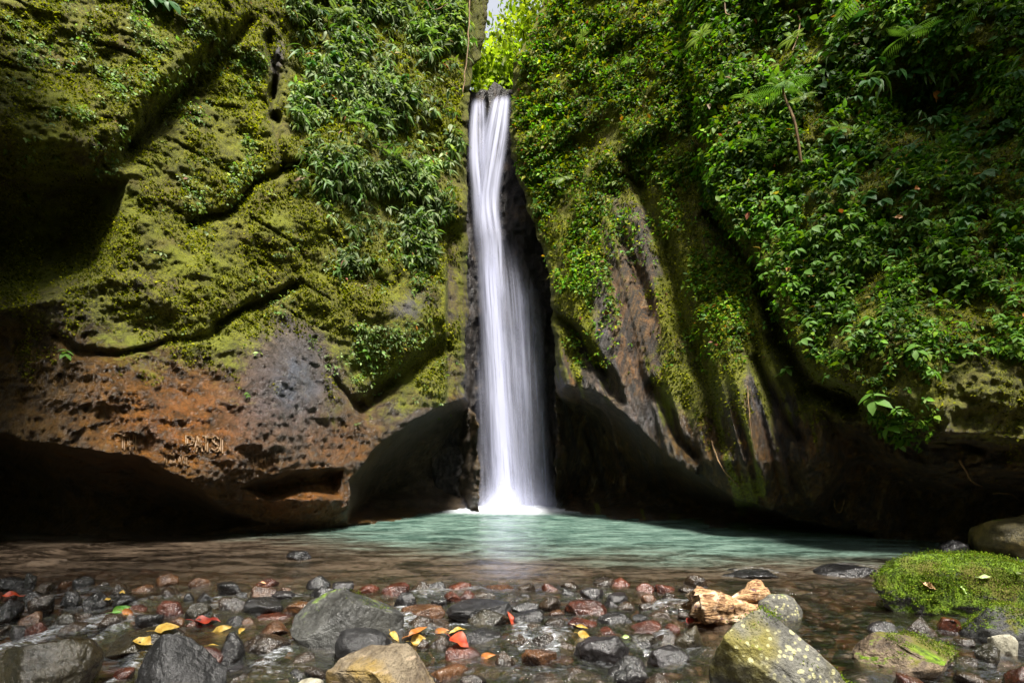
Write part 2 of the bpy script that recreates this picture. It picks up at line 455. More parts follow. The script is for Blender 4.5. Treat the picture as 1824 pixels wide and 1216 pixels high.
def right_depth(px, py):
    base = np.interp(px, [900, 990, 1150, 1300, 1480, 1650, 1824, 2200, 3200], [12.7, 12.1, 10.5, 9.1, 8.2, 7.4, 6.9, 5.9, 4.0])
    prof = np.interp(py, [-1000, -300, 0, 250, 480, 680, 820, 900, 950, 1100], [5.2, 2.4, 1.3, 0.55, -0.15, -0.75, -1.05, -0.55, 0.05, 0.35])
    D = base + prof * base / 9
    wx, wy = warp(px, py, 9, 65, 11)
    q = px - 0.27 * (py - 400)
    fl = sstep(960, 1010, px) * (1 - sstep(1420, 1500, px)) * sstep(270, 420, py) * (1 - sstep(850, 920, py))
    D += fl * (1 - 0.65 * blob(px, py, 1110, 580, 75, 200)) * 0.36 * fbm(np.stack([q / 44, py / 900, 0 * px + 3.3], -1), 2) + fl * 0.13 * fbm(np.stack([q / 13, py / 420, 0 * px + 9.3], -1), 3)
    D += cave(poly_sd(wx, wy, CAVE_R), 3.4, 34)
    D += 0.35 * sstep(-5, 20, poly_sd(wx, wy, NOOK_R))
    m = poly_sd(wx, wy, MASS_R)
    D -= 0.62 * sstep(-7, 26, m) * base / 8
    D += groove(wx, wy, [(1272, 385), (1345, 490), (1385, 600), (1440, 690), (1520, 722)], 0.75, 17)
    D += groove(wx, wy, [(1120, 280), (1175, 420), (1215, 560), (1245, 660), (1285, 790)], 0.42, 15)
    D += groove(wx, wy, [(1085, 370), (1130, 470), (1160, 560)], 0.16, 8)
    D += groove(wx, wy, [(1160, 690), (1200, 760), (1235, 810)], 0.3, 10)
    D += groove(wx, wy, [(1345, 640), (1375, 710), (1420, 780)], 0.28, 9)
    D += groove(wx, wy, [(985, 560), (1030, 600), (1075, 660)], 0.4, 9)
    # dark undercut at the lower right
    D += 0.55 * sstep(0, 80, poly_sd(wx, wy, [(1450, 705), (1560, 745), (1655, 800), (1850, 812), (3200, 905), (3200, 1010), (1824, 985), (1600, 962), (1440, 930)]))
    D -= 0.35 * blob(px, py, 1330, 700, 60, 200)
    D -= 0.4 * blob(px, py, 1040, 560, 60, 150)
    D -= 0.5 * blob(px, py, 1580, 600, 120, 120)
    D += 1.0 * blob(px, py, 1650, 190, 110, 80)
    P = at(px, py, D)
    D += 0.34 * fbm(P * 0.9 + 30, 3) * (1 - 0.7 * fl) + 0.20 * fbm(P * 2.2 + 15, 4) * (1 - 0.85 * fl)
    cr = fbm(P * np.array([0.9, 0.9, 1.2]) + 95, 2, 0.5, ridged=True)
    D += 0.16 * sstep(0.72, 0.95, cr) * (1 - fl)
    D += (0.11 * fbm(P * np.array([4.6, 4.6, 3.6]) + 19, 4, 0.55)) * (1 - 0.75 * fl) + 0.045 * fbm(P * 13 + 13, 3, 0.6) * (1 - 0.4 * fl)
    return D

def left_mix(px, py):
    wx, wy = warp(px, py, 40, 130, 21)
    moss = 1.0 - sstep(460, 800, wy - 0.25 * (wx - 300))
    nose = sstep(826, 838, px) * (1 - sstep(110, 170, py))
    moss = np.maximum(moss, 0.95 * blob(wx, wy, 715, 600, 130, 150))
    moss = np.maximum(moss, 0.9 * sstep(640, 720, wx) * (1 - sstep(690, 740, wy)))
    moss -= 0.9 * blob(wx, wy, 520, 640, 70, 60) + 0.6 * blob(wx, wy, 730, 540, 60, 40) + 0.7 * blob(wx, wy, 490, 120, 16, 60)
    moss -= 0.5 * blob(wx, wy, 160, 290, 130, 50) + 0.45 * blob(wx, wy, 330, 480, 130, 60)
    moss = np.where(poly_sd(wx, wy, ARCH_L) > 0, -0.7, moss)
    moss -= 0.4 * sstep(792, 800, px) * sstep(400, 420, py)
    rust = blob(wx, wy, 330, 740, 190, 110) + 0.9 * blob(wx, wy, 560, 900, 110, 50) + 0.6 * blob(wx, wy, 610, 790, 80, 60)
    grey = 0.3 * sstep(0, 25, poly_sd(wx, wy, ARCH_L)) + 1.1 * blob(wx, wy, 505, 690, 80, 100) + 0.8 * blob(wx, wy, 720, 545, 50, 40) + 0.4 * blob(wx, wy, 75, 560, 110, 40) + 0.9 * blob(wx, wy, 480, 110, 20, 50) + 0.5 * blob(wx, wy, 720, 740, 60, 30)
    wet = sstep(520, 700, wy) + 0.8 * blob(wx, wy, 70, 560, 160, 80)
    wet = np.where(poly_sd(wx, wy, ARCH_L) > 0, 1, wet)
    return np.clip(np.stack([moss, rust, grey, wet], -1), -0.5, 1.2)

def right_mix(px, py):
    wx, wy = warp(px, py, 40, 120, 31)
    moss = 1.0 - sstep(600, 800, wy - 0.1 * (wx - 1100))
    moss -= 0.95 * blob(wx, wy, 1125, 570, 62, 170) + 0.4 * blob(wx, wy, 1120, 400, 30, 80) + 0.7 * blob(wx, wy, 1060, 620, 30, 110)
    moss += 0.7 * blob(wx, wy, 1225, 680, 60, 80) + 0.9 * blob(wx, wy, 1325, 850, 40, 35)
    moss -= 0.4 * blob(wx, wy, 1750, 650, 120, 80)
    q = px - 0.27 * (py - 400)
    fl = sstep(960, 1010, px) * (1 - sstep(1420, 1500, px)) * sstep(330, 470, py)
    st = fbm(np.stack([q / 16, py / 330, 0 * px + 2.2], -1), 3)
    moss = moss + fl * (0.05 - 1.1 * st)
    moss = np.where(poly_sd(wx, wy, CAVE_R) > 10, -0.7, moss)
    rust = fl * 0.35 * sstep(-0.1, 0.4, fbm(np.stack([q / 12, py / 300, 0 * px + 7.7], -1), 3)) + 0.3 * blob(wx, wy, 1140, 590, 70, 130) + 0.5 * blob(wx, wy, 990, 480, 22, 60) + 0.25 * blob(wx, wy, 1420, 800, 200, 120)
    grey = 0.8 * blob(wx, wy, 1065, 600, 22, 120) + 0.7 * blob(wx, wy, 1390, 690, 50, 60) + 0.8 * blob(wx, wy, 1135, 730, 40, 40) + 0.4 * blob(wx, wy, 1740, 700, 90, 50)
    grey = grey + fl * 0.6 * sstep(0.15, 0.5, fbm(np.stack([q / 9, py / 350, 0 * px + 4.4], -1), 3))
    wet = sstep(560, 760, wy)
    return np.clip(np.stack([moss, rust, grey, wet], -1), -0.5, 1.2)

EDGE_L = ([-1000, -60, 0, 60, 105, 120, 170, 300, 400, 560, 700, 722, 740, 1100], [900, 872, 869, 864, 856, 840, 836, 830, 833, 832, 828, 836, 850, 860])
EDGE_R = ([-1000, -60, 0, 60, 112, 170, 250, 330, 400, 470, 560, 700, 1100], [1010, 985, 968, 944, 916, 911, 908, 926, 950, 974, 984, 990, 992])

rows = np.concatenate([np.linspace(-1000, -40, 42)[:-1], np.arange(-40, 990, 3.0), np.linspace(990, 1120, 8)])
class Sheet:
    pass

def build_left():
    cols = np.concatenate([np.linspace(-1400, -30, 60)[:-1], np.arange(-30, 780, 3.0)])
    t = np.linspace(0, 1, 28)
    E = np.interp(rows, *EDGE_L) + 5 * n2(rows, rows * 0, 23, 4) + 3 * n2(rows, rows * 0, 7, 8)
    PX = np.concatenate([np.broadcast_to(cols, (len(rows), len(cols))), 780 + (E[:, None] - 780) * t[None]], 1)
    PY = np.broadcast_to(rows[:, None], PX.shape).copy()
    D = left_depth(PX, PY)
    # the corner turns back into the slot behind the fall
    k = np.arange(1, 19)
    PXw = E[:, None] - 0.25 * k[None] ** 1.2
    PYw = np.broadcast_to(rows[:, None], PXw.shape)
    Dw = D[:, -1:] + 0.42 * k[None] ** 1.1 + 0.1 * fbm(np.stack([k[None] * 0.5 + 0 * PYw, PYw / 40, 0 * PYw], -1), 3)
    roll = np.exp(-(E[:, None] - PX) / 7.0)
    D = D + 0.35 * np.clip(roll, 0, 1)
    Dw = Dw + 0.35
    s = Sheet()
    s.PX, s.PY, s.D = np.concatenate([PX, PXw], 1), np.concatenate([PY, PYw], 1), np.concatenate([D, Dw], 1)
    s.mix = left_mix(s.PX, s.PY)
    s.cols = np.concatenate([cols, np.full(len(t), np.nan)])
    return s

def build_right():
    cols = np.concatenate([np.arange(1060, 1860, 3.0), np.linspace(1860, 3200, 60)[1:]])
    t = np.linspace(0, 1, 50)
    E = np.interp(rows, *EDGE_R) + 6 * n2(rows, rows * 0, 25, 14) + 4 * n2(rows, rows * 0, 8, 18)
    PXa = E[:, None] + (1060 - E[:, None]) * t[None, :-1]
    PX = np.concatenate([PXa, np.broadcast_to(cols, (len(rows), len(cols)))], 1)
    PY = np.broadcast_to(rows[:, None], PX.shape).copy()
    D = right_depth(PX, PY)
    D = D + 0.35 * np.clip(np.exp(-(PX - E[:, None]) / 8.0), 0, 1)
    k = np.arange(18, 0, -1)
    PXw = E[:, None] + 0.25 * k[None] ** 1.2
    PYw = np.broadcast_to(rows[:, None], PXw.shape)
    Dw = D[:, :1] + 0.42 * k[None] ** 1.1 + 0.1 * fbm(np.stack([k[None] * 0.5 + 0 * PYw, PYw / 40, 0 * PYw + 4], -1), 3)
    s = Sheet()
    s.PX, s.PY, s.D = np.concatenate([PXw, PX], 1), np.concatenate([PYw, PY], 1), np.concatenate([Dw, D], 1)
    s.mix = right_mix(s.PX, s.PY)
    return s

def normals_of(P):
    du = np.gradient(P, axis=1); dv = np.gradient(P, axis=0)
    n = np.cross(du, dv)
    n /= np.linalg.norm(n, axis=-1, keepdims=True) + 1e-9
    flip = np.sum(n * (np.array([0, 0, CAMH]) - P), -1) < 0
    n[flip] *= -1
    return n

def finish_sheet(s, name, mat):
    s.P = at(s.PX, s.PY, s.D)
    s.N = normals_of(s.P)
    me = mesh_from(name, s.P.reshape(-1, 3), grid_faces(*s.PX.shape)[:, ::-1], mat, True, {'mix': s.mix.reshape(-1, 4)})
    s.o = tag(obj(name, me), kind='structure')
    return s

LS = finish_sheet(build_left(), 'cliff_left', M['cliff'])
LS.o['label'] = 'tall mossy cliff with a leafy band and rust brown foot left of the waterfall'
RS = finish_sheet(build_right(), 'cliff_right', M['fluted'])
RS.o['label'] = 'tall fluted cliff covered in green climbers right of the waterfall'

def look(s, px, py):
    """Cliff point and outward normal seen at photo position (px, py)."""
    px = np.atleast_1d(np.asarray(px, float)); py = np.atleast_1d(np.asarray(py, float))
    r = np.clip(np.searchsorted(rows, py), 0, len(rows) - 1)
    out = np.zeros((len(px), 3)); nn = np.zeros((len(px), 3))
    W = s.PX.shape[1]
    a, b = (0, W - 18) if s is LS else (18, W)
    for i in range(len(px)):
        c = a + min(np.searchsorted(s.PX[r[i], a:b], px[i]), b - a - 1)
        out[i] = at(px[i], py[i], s.D[r[i], c]); nn[i] = s.N[max(r[i] - 4, 0):r[i] + 5, max(c - 4, a):c + 5].reshape(-1, 3).mean(0)
    nn /= np.linalg.norm(nn, axis=1, keepdims=True) + 1e-9
    return out, nn

# rock face behind the fall, stepping forward towards its foot
def back_wall():
    px = np.arange(770, 1063, 3.0); py = np.concatenate([np.arange(166, 960, 3.0), [1000, 1060]])
    PX, PY = np.meshgrid(px, py)
    D = np.interp(PY, [160, 300, 390, 470, 560, 900, 1060], [15.6, 14.9, 14.75, 14.4, 14.15, 14.0, 13.9])
    D += 0.5 * blob(PX, PY, 885, 260, 22, 120)
    D -= 0.5 * sstep(0, 30, poly_sd(PX, PY, [(905, 380), (945, 420), (965, 480), (985, 560), (990, 900), (930, 900), (925, 520), (900, 420)]))
    D -= 0.9 * (1 - sstep(825, 850, PX)) * sstep(380, 430, PY)
    P = at(PX, PY, D)
    D += 0.35 * fbm(P * 1.1 + 70, 3) + 0.22 * fbm(P * np.array([3.2, 3.2, 1.6]) + 50, 4) + 0.1 * fbm(P * 9 + 30, 3)
    # lip of the fall: a notch between two shoulders
    PY = PY + (1 - sstep(0, 45, PY - 166)) * (9 * n2(PX, 0 * PX, 16, 5, 2) + 5 * np.abs(PX - 878) / 35 * -1)
    P = at(PX, PY, D)
    o = obj('rock_face', mesh_from('rock_face', P.reshape(-1, 3), grid_faces(*PX.shape)[:, ::-1], M['wet']))
    tag(o, 'wet black rock face behind the falling water', kind='structure')
back_wall()

# plateau above the fall, with the upper stream bed
def terrain():
    t = NT('forest_floor')
    P = t.coord(); a = t.noise(P, 1.5, 5, 0.6); b = t.noise(P, 12, 4, 0.65)
    mat = t.done(t.bsdf(t.mix(t.ramp(t.math('ADD', t.math('MULTIPLY', a, 0.5), t.math('MULTIPLY', b, 0.5)), 0.4, 0.6), (0.035, 0.025, 0.012), (0.05, 0.075, 0.015)), 0.95, t.bump(b, 1, 0.08)))
    x = np.linspace(-30, 30, 121); y = np.linspace(15.6, 60, 90)
    X, Y = np.meshgrid(x, y)
    Z = 10.75 + 0.35 * np.maximum(np.abs(X) - 1.3, 0) * sstep(15.6, 18, Y) + 0.05 * (Y - 15) + 0.35 * fbm(np.stack([X * 0.5, Y * 0.5, 0 * X], -1), 4) * sstep(15.6, 18, Y)
    o = obj('plateau', mesh_from('plateau', np.stack([X, Y, Z], -1).reshape(-1, 3), grid_faces(*X.shape), mat)); tag(o, kind='structure')
    # valley behind the camera: unseen slopes along the stream, raised to block low sky
    x = np.linspace(-70, 70, 141); y = np.linspace(-70, 16, 100)
    X, Y = np.meshgrid(x, y)
    side = np.maximum(np.abs(X - 0.03 * Y) - 7.0 - 1.5 * sstep(3, -10, Y) * 1.0, 0)
    Z = -0.42 + 1.15 * side * (1 - 0.35 * sstep(10, 50, side)) * sstep(9, 2, Y) + 0.85 * np.maximum(-Y - 13, 0)
    Z = np.minimum(Z, 26) + (0.7 * fbm(np.stack([X * 0.3, Y * 0.3, 0 * X + 4], -1), 4)) * sstep(0.3, 3, Z + 0.42)
    Z -= 1.0 * sstep(6, 11, Y)
    o = obj('ground', mesh_from('ground', np.stack([X, Y, Z], -1).reshape(-1, 3), grid_faces(*X.shape), mat)); tag(o, kind='structure')
terrain()

# ------------------------------------------------------------------ water
def level(X, Y):
    """Water level: flat pool, then a riffle falling towards the viewer."""
    return -0.17 * sstep(5.1, 2.4, Y) - 0.05 * sstep(2.4, 0, Y)

def ground_xy(px, py):
    D = CAMH * FPX / (py - HY)
    for _ in range(4):
        D = (CAMH - level(0, D)) * FPX / (py - HY)
    return (px - CX) / FPX * D, D

FLOWS = [([(168, 1110), (90, 1125), (0, 1165), (-60, 1190)], 0.10, 1.0), ([(236, 1118), (175, 1140), (125, 1170)], 0.05, 0.8),
         ([(318, 1062), (262, 1072), (235, 1090)], 0.06, 0.7), ([(225, 1100), (240, 1114), (205, 1124)], 0.05, 0.9), ([(440, 1060), (385, 1070), (375, 1090)], 0.05, 0.7),
         ([(496, 1148), (500, 1172), (470, 1190)], 0.06, 1.0), ([(560, 1062), (500, 1060), (470, 1066)], 0.05, 0.7), ([(715, 1086), (735, 1104), (720, 1120)], 0.06, 1.0),
         ([(850, 1052), (790, 1053), (745, 1060)], 0.07, 0.8), ([(925, 1122), (940, 1150)], 0.05, 0.9), ([(962, 1126), (985, 1155), (950, 1170)], 0.05, 0.9),
         ([(1050, 1104), (1010, 1118), (1000, 1150)], 0.05, 0.7), ([(1250, 1084), (1185, 1078), (1160, 1086)], 0.05, 0.9), ([(1178, 1130), (1190, 1150)], 0.05, 0.9),
         ([(1290, 1170), (1235, 1165), (1200, 1190)], 0.06, 0.6), ([(1120, 1138), (1140, 1160)], 0.04, 0.8), ([(1385, 1024), (1340, 1014), (1300, 1022)], 0.06, 0.7),
         ([(1555, 1012), (1510, 1006), (1462, 1014)], 0.08, 0.7), ([(820, 1112), (790, 1116), (770, 1128)], 0.05, 0.8), ([(560, 1190), (500, 1200), (420, 1214)], 0.07, 0.5),
         ([(250, 1160), (232, 1190), (200, 1215)], 0.05, 0.8), ([(1095, 1060), (1010, 1058)], 0.06, 0.5), ([(1640, 1190), (1560, 1200), (1530, 1216)], 0.04, 0.5),
         ([(240, 966), (160, 972), (40, 992)], 0.05, 0.4), ([(110, 1000), (60, 1003)], 0.05, 0.5), ([(880, 1150), (850, 1180), (780, 1200)], 0.08, 0.5), ([(1080, 1185), (1020, 1200), (900, 1212)], 0.08, 0.5)]

def water():
    ys = [1.2]
    while ys[-1] < 16.4:
        ys.append(ys[-1] + max(0.011, 0.0042 * ys[-1]))
    y = np.array(ys); u = np.linspace(-1.25, 1.25, 520)
    U, Y = np.meshgrid(u, y)
    X = U * np.maximum(Y * 0.95 + 0.6, 4.2)
    px, py = CX + FPX * X / Y, HY + FPX / Y
    P = np.stack([X, Y, 0 * X], -1)
    lv = level(X, Y)
    rif = sstep(5.3, 4.6, Y)
    # calm long ripples on the pool, lumpier flow in the riffle
    wv = 0.016 * fbm(P * np.array([1.3, 3.0, 1]), 4, 0.5) + 0.009 * fbm(P * np.array([3.0, 7.5, 1]) + 5, 3)
    wv *= 0.45 + 0.9 * sstep(6, 11, Y)
    wf = 0.035 * fbm(P * np.array([2.2, 3.6, 1]) + 3, 3) + 0.02 * fbm(P * np.array([7, 9, 1]) + 8, 3)
    foam = np.zeros_like(X); lift = np.zeros_like(X)
    for pts, w, a in FLOWS:
        q = [ground_xy(*p) for p in pts]
        d = pline_dist(X + 0.05 * fbm(P * 4 + 2, 2), Y + 0.05 * fbm(P * 4 + 9, 2), q)
        foam = np.maximum(foam, 0.8 * a * np.exp(-(d / (1.8 * w)) ** 2))
        lift += 0.028 * np.exp(-(d / (1.6 * w)) ** 2)
    r = np.hypot((X + 0.02) / 2.0, (Y - 12.8) / 1.25)
    foam = np.maximum(foam, 2.5 * np.exp(-(r / 0.92) ** 2))
    foam = np.maximum(foam, 0.30 * np.exp(-(np.hypot(X / 3.2, (Y - 12.6) / 1.2)) ** 2))
    lift += 0.10 * np.exp(-(r / 0.7) ** 2) * (0.6 + 0.7 * fbm(P * 5, 3))
    Z = lv + wv * (1 - rif) + wf * rif + lift
    # milky green deep water, clearing over the gravel bar
    shore = np.interp(px, [0, 350, 600, 900, 1300, 1824], [8.4, 8.3, 6.9, 6.1, 5.5, 5.4])
    turb = sstep(-2.2, 4.2, Y - shore - 0.2 + 0.9 * fbm(P * np.array([0.7, 1.4, 1]) + 11, 3))
    shallow_tint = sstep(4.3, 5.6, Y) * (1 - turb)  # where brown bed tone and warm reflection are painted over the shallows
    mix = np.stack([turb, foam, shallow_tint, 0 * X], -1)
    t = NT('stream_water')
    _, tu, fo, rf, _a = t.attr('wat')
    Pn = t.coord()
    s1 = t.noise(t.mapping(Pn, (1.0, 2.4, 1)), 1.7, 4, 0.55, 0.8); s2 = t.noise(t.mapping(Pn, (2.5, 6.5, 1)), 5.0, 4, 0.6, 0.4)
    s3 = t.noise(t.mapping(Pn, (3, 9, 1), rot=(0, 0, 0.25)), 6, 4, 0.65, 0.5)
    nrm = t.bump(t.math('ADD', t.math('MULTIPLY', s1, 1.0), t.math('MULTIPLY', s2, 0.5)), 0.6, 0.06)
    fr = t.n('ShaderNodeFresnel'); fr.inputs[0].default_value = 1.33; t.set(fr.inputs['Normal'], nrm)
    gl = t.n('ShaderNodeBsdfGlossy'); gl.inputs['Roughness'].default_value = 0.08; t.set(gl.inputs['Normal'], nrm)
    tr = t.n('ShaderNodeBsdfTransparent'); tr.inputs[0].default_value = (0.66, 0.56, 0.47, 1)
    clear = t.mixs(t.math('MULTIPLY', fr.outputs[0], 0.6, True), tr.outputs[0], gl.outputs[0])
    ss = t.math('ADD', t.math('MULTIPLY', s1, 0.55), t.math('MULTIPLY', s2, 0.45))
    tcol = t.mix(t.ramp(ss, 0.36, 0.64), (0.032, 0.078, 0.062), (0.155, 0.225, 0.188))
    bcol = t.mix(t.ramp(ss, 0.38, 0.62), (0.022, 0.016, 0.011), (0.155, 0.112, 0.078))  # bed brown, with pale streaks standing in for reflections
    tcol = t.mix(t.ramp(t.math('ADD', tu, t.math('MULTIPLY', t.math('SUBTRACT', s1, 0.5), 0.8)), 0.08, 0.62), bcol, tcol)
    tur = t.bsdf(tcol, 0.13, nrm, 0.5, IOR=1.33)
    tf = t.math('ADD', t.math('MULTIPLY', tu, t.ramp(s1, 0.25, 0.62, 0.72, 1.05)), t.math('MULTIPLY', rf, t.ramp(ss, 0.4, 0.6, 0.1, 0.6)), True)
    w = t.mixs(tf, clear, tur)
    s4 = t.noise(t.mapping(Pn, (1, 1, 1)), 34, 4, 0.7, 0.8)
    br = t.math('ADD', t.math('ADD', t.math('MULTIPLY', s2, 0.3), t.math('MULTIPLY', s3, 0.35)), t.math('MULTIPLY', s4, 0.35))
    ff = t.math('MULTIPLY', t.ramp(t.math('ADD', t.math('MULTIPLY', fo, 0.8), t.math('MULTIPLY', t.math('SUBTRACT', br, 0.5), 3.2)), 0.35, 1.5), t.ramp(fo, 0.03, 0.5, 0.05, 0.85))
    fm = t.bsdf((0.78, 0.82, 0.88), 0.5, nrm, 0.4)
    m = t.done(t.mixs(ff, w, fm))
    o = obj('water', mesh_from('water', np.stack([X, Y, Z], -1).reshape(-1, 3), grid_faces(*X.shape), m, True, {'wat': mix.reshape(-1, 4)}))
    tag(o, 'shallow stream and milky green plunge pool', kind='structure')
    return o
WATER = water()

# bed of the pool and stream
def bed_z(X, Y):
    return level(X, Y) - 0.13 - 1.1 * sstep(5.6, 11, Y) - 0.10 * sstep(4.6, 6.0, Y) + 0.03 * fbm(np.stack([X * 1.5, Y * 1.5, 0 * X], -1), 3)

def bed():
    x = np.linspace(-12, 12, 200); y = np.linspace(0.3, 16.5, 160)
    X, Y = np.meshgrid(x, y)
    t = NT('gravel_bed')
    P = t.coord(); a = t.voro(P, 14, out='Color'); b = t.noise(P, 3, 5, 0.6); e = t.voro(P, 14)
    s = t.n('ShaderNodeSeparateColor'); t.set(s.inputs[0], a)
    col = t.mix(s.outputs[0], (0.02, 0.013, 0.009), (0.14, 0.085, 0.045)); col = t.mix(t.math('MULTIPLY', s.outputs[1], 0.5), col, (0.14, 0.05, 0.025))
    col = t.mix(t.ramp(b, 0.4, 0.65), col, (0.06, 0.045, 0.035))
    m = t.done(t.bsdf(col, 0.5, t.bump(e, 0.8, 0.05), 0.4))
    tag(obj('streambed', mesh_from('streambed', np.stack([X, Y, bed_z(X, Y)], -1).reshape(-1, 3), grid_faces(*X.shape), m)), kind='structure')
bed()

# ------------------------------------------------------------------ waterfall
def fall_material(name, dens, sx, seed, tint=(0.60, 0.62, 0.78)):
    t = NT(name)
    uv = t.coord('UV')
    sp = t.n('ShaderNodeSeparateXYZ'); t.t.links.new(uv, sp.inputs[0])
    u, v = sp.outputs[0], sp.outputs[1]
    s1 = t.noise(t.mapping(uv, (sx, 0.8, 1), (seed, seed * 2, 0)), 1.0, 4, 0.6, 0.25)
    s2 = t.noise(t.mapping(uv, (sx * 4.5, 1.3, 1), (seed * 3, 0, 0)), 1.0, 3, 0.6, 0.15)
    s3 = t.noise(t.mapping(uv, (sx * 0.4, 3.0, 1), (seed * 5, 0, 0)), 1.0, 3, 0.5, 0.6)
    st = t.math('ADD', t.math('ADD', t.math('MULTIPLY', s1, 0.66), t.math('MULTIPLY', s2, 0.10)), t.math('MULTIPLY', s3, 0.24))
    e = t.math('MULTIPLY', t.ramp(u, 0.0, 0.34), t.ramp(u, 1.0, 0.66))      # thins out at its edges
    c, _r, fade, *_ = t.attr('fall')
    a = t.math('MULTIPLY', e, t.ramp(st, 0.34, 0.68, 0.12, 1.0))
    a = t.math('MULTIPLY', t.math('MULTIPLY', a, dens, True), fade)
    d = t.n('ShaderNodeBsdfDiffuse'); d.inputs[0].default_value = (*tint, 1)
    l = t.n('ShaderNodeBsdfTranslucent'); l.inputs[0].default_value = (*tint, 1)
    w = t.mixs(0.4, d.outputs[0], l.outputs[0])
    tr = t.n('ShaderNodeBsdfTransparent')
    return t.done(t.mixs(a, tr.outputs[0], w))

def veil(name, parent, keys, dens, seed, bulge=0.18, sx=6.5, n=150, w=26, fade_top=0.03, fade_bot=0.0):
    """keys: (py, left px, right px, distance). A curved curtain of falling water."""
    k = np.array(keys, float)
    v = np.linspace(0, 1, n); py = k[0, 0] + (k[-1, 0] - k[0, 0]) * v
    pl = np.interp(py, k[:, 0], k[:, 1]); pr = np.interp(py, k[:, 0], k[:, 2]); D = np.interp(py, k[:, 0], k[:, 3])
    ker = np.hanning(43)[1:-1]; ker /= ker.sum()
    sm = lambda a: np.convolve(np.pad(a, 20, mode='reflect', reflect_type='odd'), ker, 'valid')
    pl, pr, D = sm(pl), sm(pr), sm(D)
    u = np.linspace(0, 1, w)
    PX = pl[:, None] + (pr - pl)[:, None] * u[None]
    PY = np.broadcast_to(py[:, None], PX.shape)
    DD = D[:, None] - bulge * (1 - (2 * u[None] - 1) ** 2) + 0.05 * fbm(np.stack([u[None] * 4 + 0 * PY, PY / 160, 0 * PY + seed], -1), 3)
    fade = sstep(0, fade_top + 1e-6, v) * (1 - (sstep(1 - fade_bot, 1, v) if fade_bot else 0 * v))
    att = np.stack([np.broadcast_to(fade[:, None], PX.shape)] * 4, -1)
    UV = np.stack([np.broadcast_to(u, PX.shape), np.broadcast_to(v[:, None] * (k[-1, 0] - k[0, 0]) / 300, PX.shape)], -1).reshape(-1, 2)
    att[..., 0] = 1; att[..., 1] = np.clip(fade[:, None] ** (1 + 0.0 * u[None]), 0, 1) * sstep(0, fade_top + 0.04, v[:, None] - 0.14 * np.abs(2 * u[None] - 1) ** 2 * (0.2 + 1.2 * vnoise(np.stack([u * 7 + seed, 0 * u, 0 * u], -1))[None]) * (fade_top > 0.025))
    me = mesh_from(name, at(PX, PY, DD).reshape(-1, 3), grid_faces(*PX.shape)[:, ::-1], fall_material('falling_water', dens, sx, seed), True, {'fall': att.reshape(-1, 4)}, UV)
    return obj(name, me, parent)

WF = empty('waterfall', (0, 0, 0))
tag(WF, 'tall narrow white waterfall dropping through the slot into the pool', 'waterfall')
veil('upper_stream', WF, [(166, 876, 914, 15.2), (185, 870, 914, 14.9), (230, 858, 912, 14.6), (300, 846, 902, 14.4), (360, 840, 894, 14.3), (420, 842, 905, 14.1), (480, 845, 915, 14.0)], 1.5, 1.3, fade_top=0.02, fade_bot=0.35)
veil('upper_stream', WF, [(172, 836, 866, 15.2), (230, 830, 870, 14.8), (300, 831, 872, 14.5), (380, 838, 885, 14.35), (470, 842, 895, 14.2)], 1.6, 2.7, fade_top=0.02, fade_bot=0.4)
veil('upper_stream', WF, [(200, 850, 884, 14.75), (280, 838, 892, 14.5), (380, 838, 888, 14.3)], 0.55, 4.1, fade_top=0.3, fade_bot=0.3)
veil('main_jet', WF, [(330, 838, 892, 14.25), (400, 842, 906, 14.05), (480, 845, 910, 13.95), (600, 852, 916, 13.8), (760, 860, 924, 13.6), (912, 866, 936, 13.4)], 2.3, 5.9, 0.3, fade_top=0.22)
veil('main_jet', WF, [(380, 848, 896, 13.95), (480, 850, 894, 13.8), (640, 862, 905, 13.6), (912, 872, 926, 13.25)], 2.2, 7.2, 0.2, fade_top=0.22)
veil('side_veil', WF, [(385, 868, 916, 14.15), (430, 868, 932, 13.95), (500, 870, 950, 13.8), (620, 875, 962, 13.65), (912, 880, 985, 13.4)], 0.6, 8.8, 0.3, 13, fade_top=0.25)
veil('side_veil', WF, [(470, 918, 960, 13.9), (520, 915, 966, 13.75), (650, 912, 975, 13.6), (912, 918, 994, 13.35)], 0.55, 10.4, 0.22, 8, fade_top=0.12)
veil('side_veil', WF, [(508, 912, 942, 13.7), (560, 908, 940, 13.6), (760, 900, 948, 13.45), (912, 898, 960, 13.3)], 0.45, 12.9, 0.18, 6, fade_top=0.03)
veil('side_veil', WF, [(560, 838, 872, 13.9), (700, 842, 882, 13.7), (912, 848, 892, 13.4)], 0.35, 14.2, 0.12, 7, fade_top=0.4)
veil('mist', WF, [(760, 850, 965, 13.3), (860, 830, 1000, 13.1), (916, 800, 1030, 12.9)], 0.75, 16.3, 0.25, 3, fade_top=0.95, fade_bot=0.05)
veil('mist', WF, [(840, 845, 985, 13.05), (890, 815, 1010, 12.85), (918, 795, 1020, 12.7)], 0.8, 18.3, 0.25, 4, fade_top=0.95, fade_bot=0.05)
